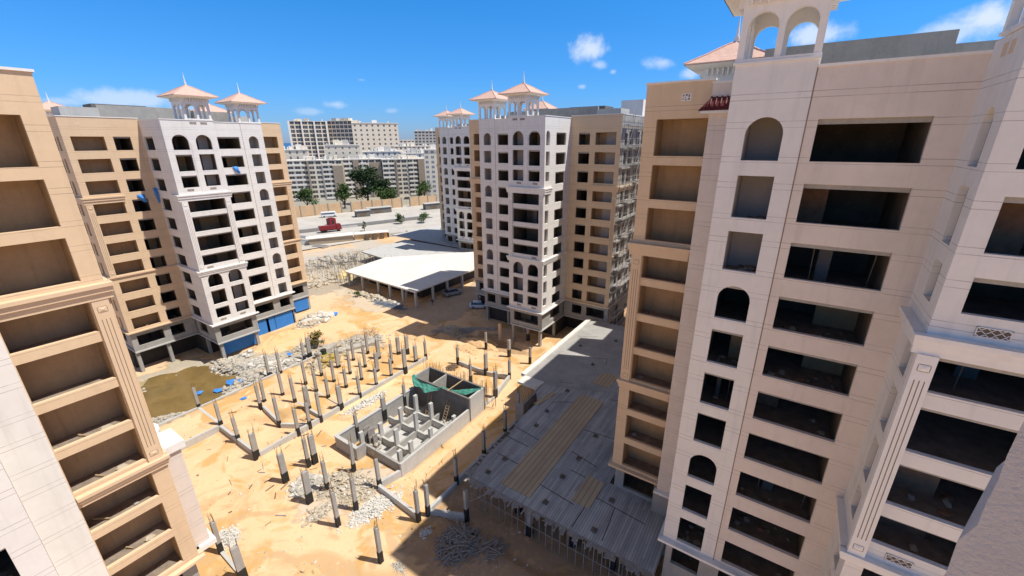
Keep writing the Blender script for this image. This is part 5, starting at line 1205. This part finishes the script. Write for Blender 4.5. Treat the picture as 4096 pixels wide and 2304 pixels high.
# ------------------------------------------------------------------ sun, sky, camera
EL = 63.; saz = (.925, .38)
sun = bpy.data.lights.new('sun', 'SUN'); sun.energy = 5.0; sun.angle = radians(.53); sun.color = (1., .955, .88)
so = bpy.data.objects.new('sun', sun); C.objects.link(so)
ln = hypot(*saz); dirv = Vector((saz[0]/ln*cos(radians(EL)), saz[1]/ln*cos(radians(EL)), sin(radians(EL))))
so.rotation_euler = dirv.to_track_quat('Z', 'Y').to_euler(); so.location = (40, 20, 90)
w = bpy.data.worlds.new('World'); bpy.context.scene.world = w; w.use_nodes = True; N = w.node_tree.nodes; L = w.node_tree.links
bg = N['Background']; sky = N.new('ShaderNodeTexSky'); sky.sky_type = 'NISHITA'; sky.sun_disc = False; sky.sun_elevation = radians(EL); sky.sun_rotation = math.atan2(saz[0], saz[1])
sky.altitude = 0; sky.air_density = 1.; sky.dust_density = .3; sky.ozone_density = 3.
SK = .085; bg.inputs['Strength'].default_value = SK
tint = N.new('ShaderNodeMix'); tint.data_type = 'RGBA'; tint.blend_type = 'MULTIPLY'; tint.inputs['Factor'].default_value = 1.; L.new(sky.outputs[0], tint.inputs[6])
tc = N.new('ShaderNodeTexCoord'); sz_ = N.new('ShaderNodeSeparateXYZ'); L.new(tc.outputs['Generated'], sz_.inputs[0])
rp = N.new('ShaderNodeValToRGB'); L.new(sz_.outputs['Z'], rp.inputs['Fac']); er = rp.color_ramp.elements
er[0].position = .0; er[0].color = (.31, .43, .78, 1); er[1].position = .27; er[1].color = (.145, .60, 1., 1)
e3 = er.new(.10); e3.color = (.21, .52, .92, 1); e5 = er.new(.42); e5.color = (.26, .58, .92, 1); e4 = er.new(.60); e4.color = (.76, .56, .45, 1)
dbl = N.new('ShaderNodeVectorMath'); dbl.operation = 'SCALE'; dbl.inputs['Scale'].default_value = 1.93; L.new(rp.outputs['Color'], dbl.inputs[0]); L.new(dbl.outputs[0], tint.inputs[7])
nzn = N.new('ShaderNodeTexNoise'); nzn.inputs['Scale'].default_value = 9.; nzn.inputs['Detail'].default_value = 7.; nzn.inputs['Roughness'].default_value = .62; L.new(tc.outputs['Generated'], nzn.inputs['Vector'])
tot = None
def dvec(az, el): return (sin(radians(az))*cos(radians(el)), cos(radians(az))*cos(radians(el)), sin(radians(el)))
CL = CLOUDS = []
from math import degrees
cl_list = [(-24.03, 10.2, .050, .034, .8), (-22.9, 8.6, .03, .016, .5), (-15.6, 8.5, .045, .022, .6), (-24.8, 6.3, .018, .010, .45), (-21.2, 7.8, .012, .008, .4), (-.9, 10.0, .055, .028, .75), (11.8, 9.4, .065, .040, .85), (9.2, 8.8, .045, .022, .6), (-12.6, 7.3, .03, .018, .55), (-73.4, 4.0, .11, .020, .55), (-78.5, 3.6, .05, .012, .4), (-68.5, 3.2, .08, .02, .35), (-54.6, 4.2, .045, .014, .45), (-57.5, 3.4, .04, .010, .3), (-48.4, 3.6, .03, .012, .3), (-51.4, 6.9, .018, .005, .2)]
for (az, el, sx, sz, st) in cl_list:
    c = dvec(az, el); sub = N.new('ShaderNodeVectorMath'); sub.operation = 'SUBTRACT'; L.new(tc.outputs['Generated'], sub.inputs[0]); sub.inputs[1].default_value = c
    ml = N.new('ShaderNodeVectorMath'); ml.operation = 'MULTIPLY'; L.new(sub.outputs[0], ml.inputs[0]); ml.inputs[1].default_value = (1/sx, 1/sx, 1/sz)
    le = N.new('ShaderNodeVectorMath'); le.operation = 'LENGTH'; L.new(ml.outputs[0], le.inputs[0])
    ad = N.new('ShaderNodeMath'); ad.operation = 'MULTIPLY_ADD'; L.new(nzn.outputs['Fac'], ad.inputs[0]); ad.inputs[1].default_value = -2.6; L.new(le.outputs['Value'], ad.inputs[2])
    mr = N.new('ShaderNodeMapRange'); mr.interpolation_type = 'SMOOTHSTEP'; L.new(ad.outputs[0], mr.inputs['Value']); mr.inputs['From Min'].default_value = -.45; mr.inputs['From Max'].default_value = -1.15; mr.inputs['To Min'].default_value = 0; mr.inputs['To Max'].default_value = st
    if tot is None: tot = mr.outputs['Result']
    else: mx = N.new('ShaderNodeMath'); mx.operation = 'MAXIMUM'; L.new(tot, mx.inputs[0]); L.new(mr.outputs['Result'], mx.inputs[1]); tot = mx.outputs[0]
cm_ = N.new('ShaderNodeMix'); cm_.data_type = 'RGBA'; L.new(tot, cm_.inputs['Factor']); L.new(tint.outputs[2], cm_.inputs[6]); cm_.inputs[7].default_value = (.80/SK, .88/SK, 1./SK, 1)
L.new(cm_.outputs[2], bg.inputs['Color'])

f = 1668.; P_ = atan(f/4748.); Rr = atan(26/4748.); AZ = radians(33.6)
fh = Vector((-sin(AZ), cos(AZ), 0)); up = Vector((0, 0, 1)); fw = fh*cos(P_)-up*sin(P_); rt0 = fw.cross(up).normalized(); u0 = rt0.cross(fw)
rt = rt0*cos(Rr)-u0*sin(Rr); uu = rt0*sin(Rr)+u0*cos(Rr)
cam = bpy.data.cameras.new('camera'); cam.sensor_width = 36; cam.lens = f/4096*36; cam.clip_start = .05; cam.clip_end = 90000
co = bpy.data.objects.new('camera', cam); C.objects.link(co)
co.matrix_world = Matrix(((rt.x, uu.x, -fw.x, 0), (rt.y, uu.y, -fw.y, 0), (rt.z, uu.z, -fw.z, 38.), (0, 0, 0, 1)))
sc_ = bpy.context.scene; sc_.camera = co
sc_.view_settings.view_transform = 'Standard'; sc_.view_settings.look = 'None'; sc_.view_settings.exposure = .07; sc_.view_settings.gamma = 1.
sc_.cycles.max_bounces = 8; sc_.cycles.diffuse_bounces = 5
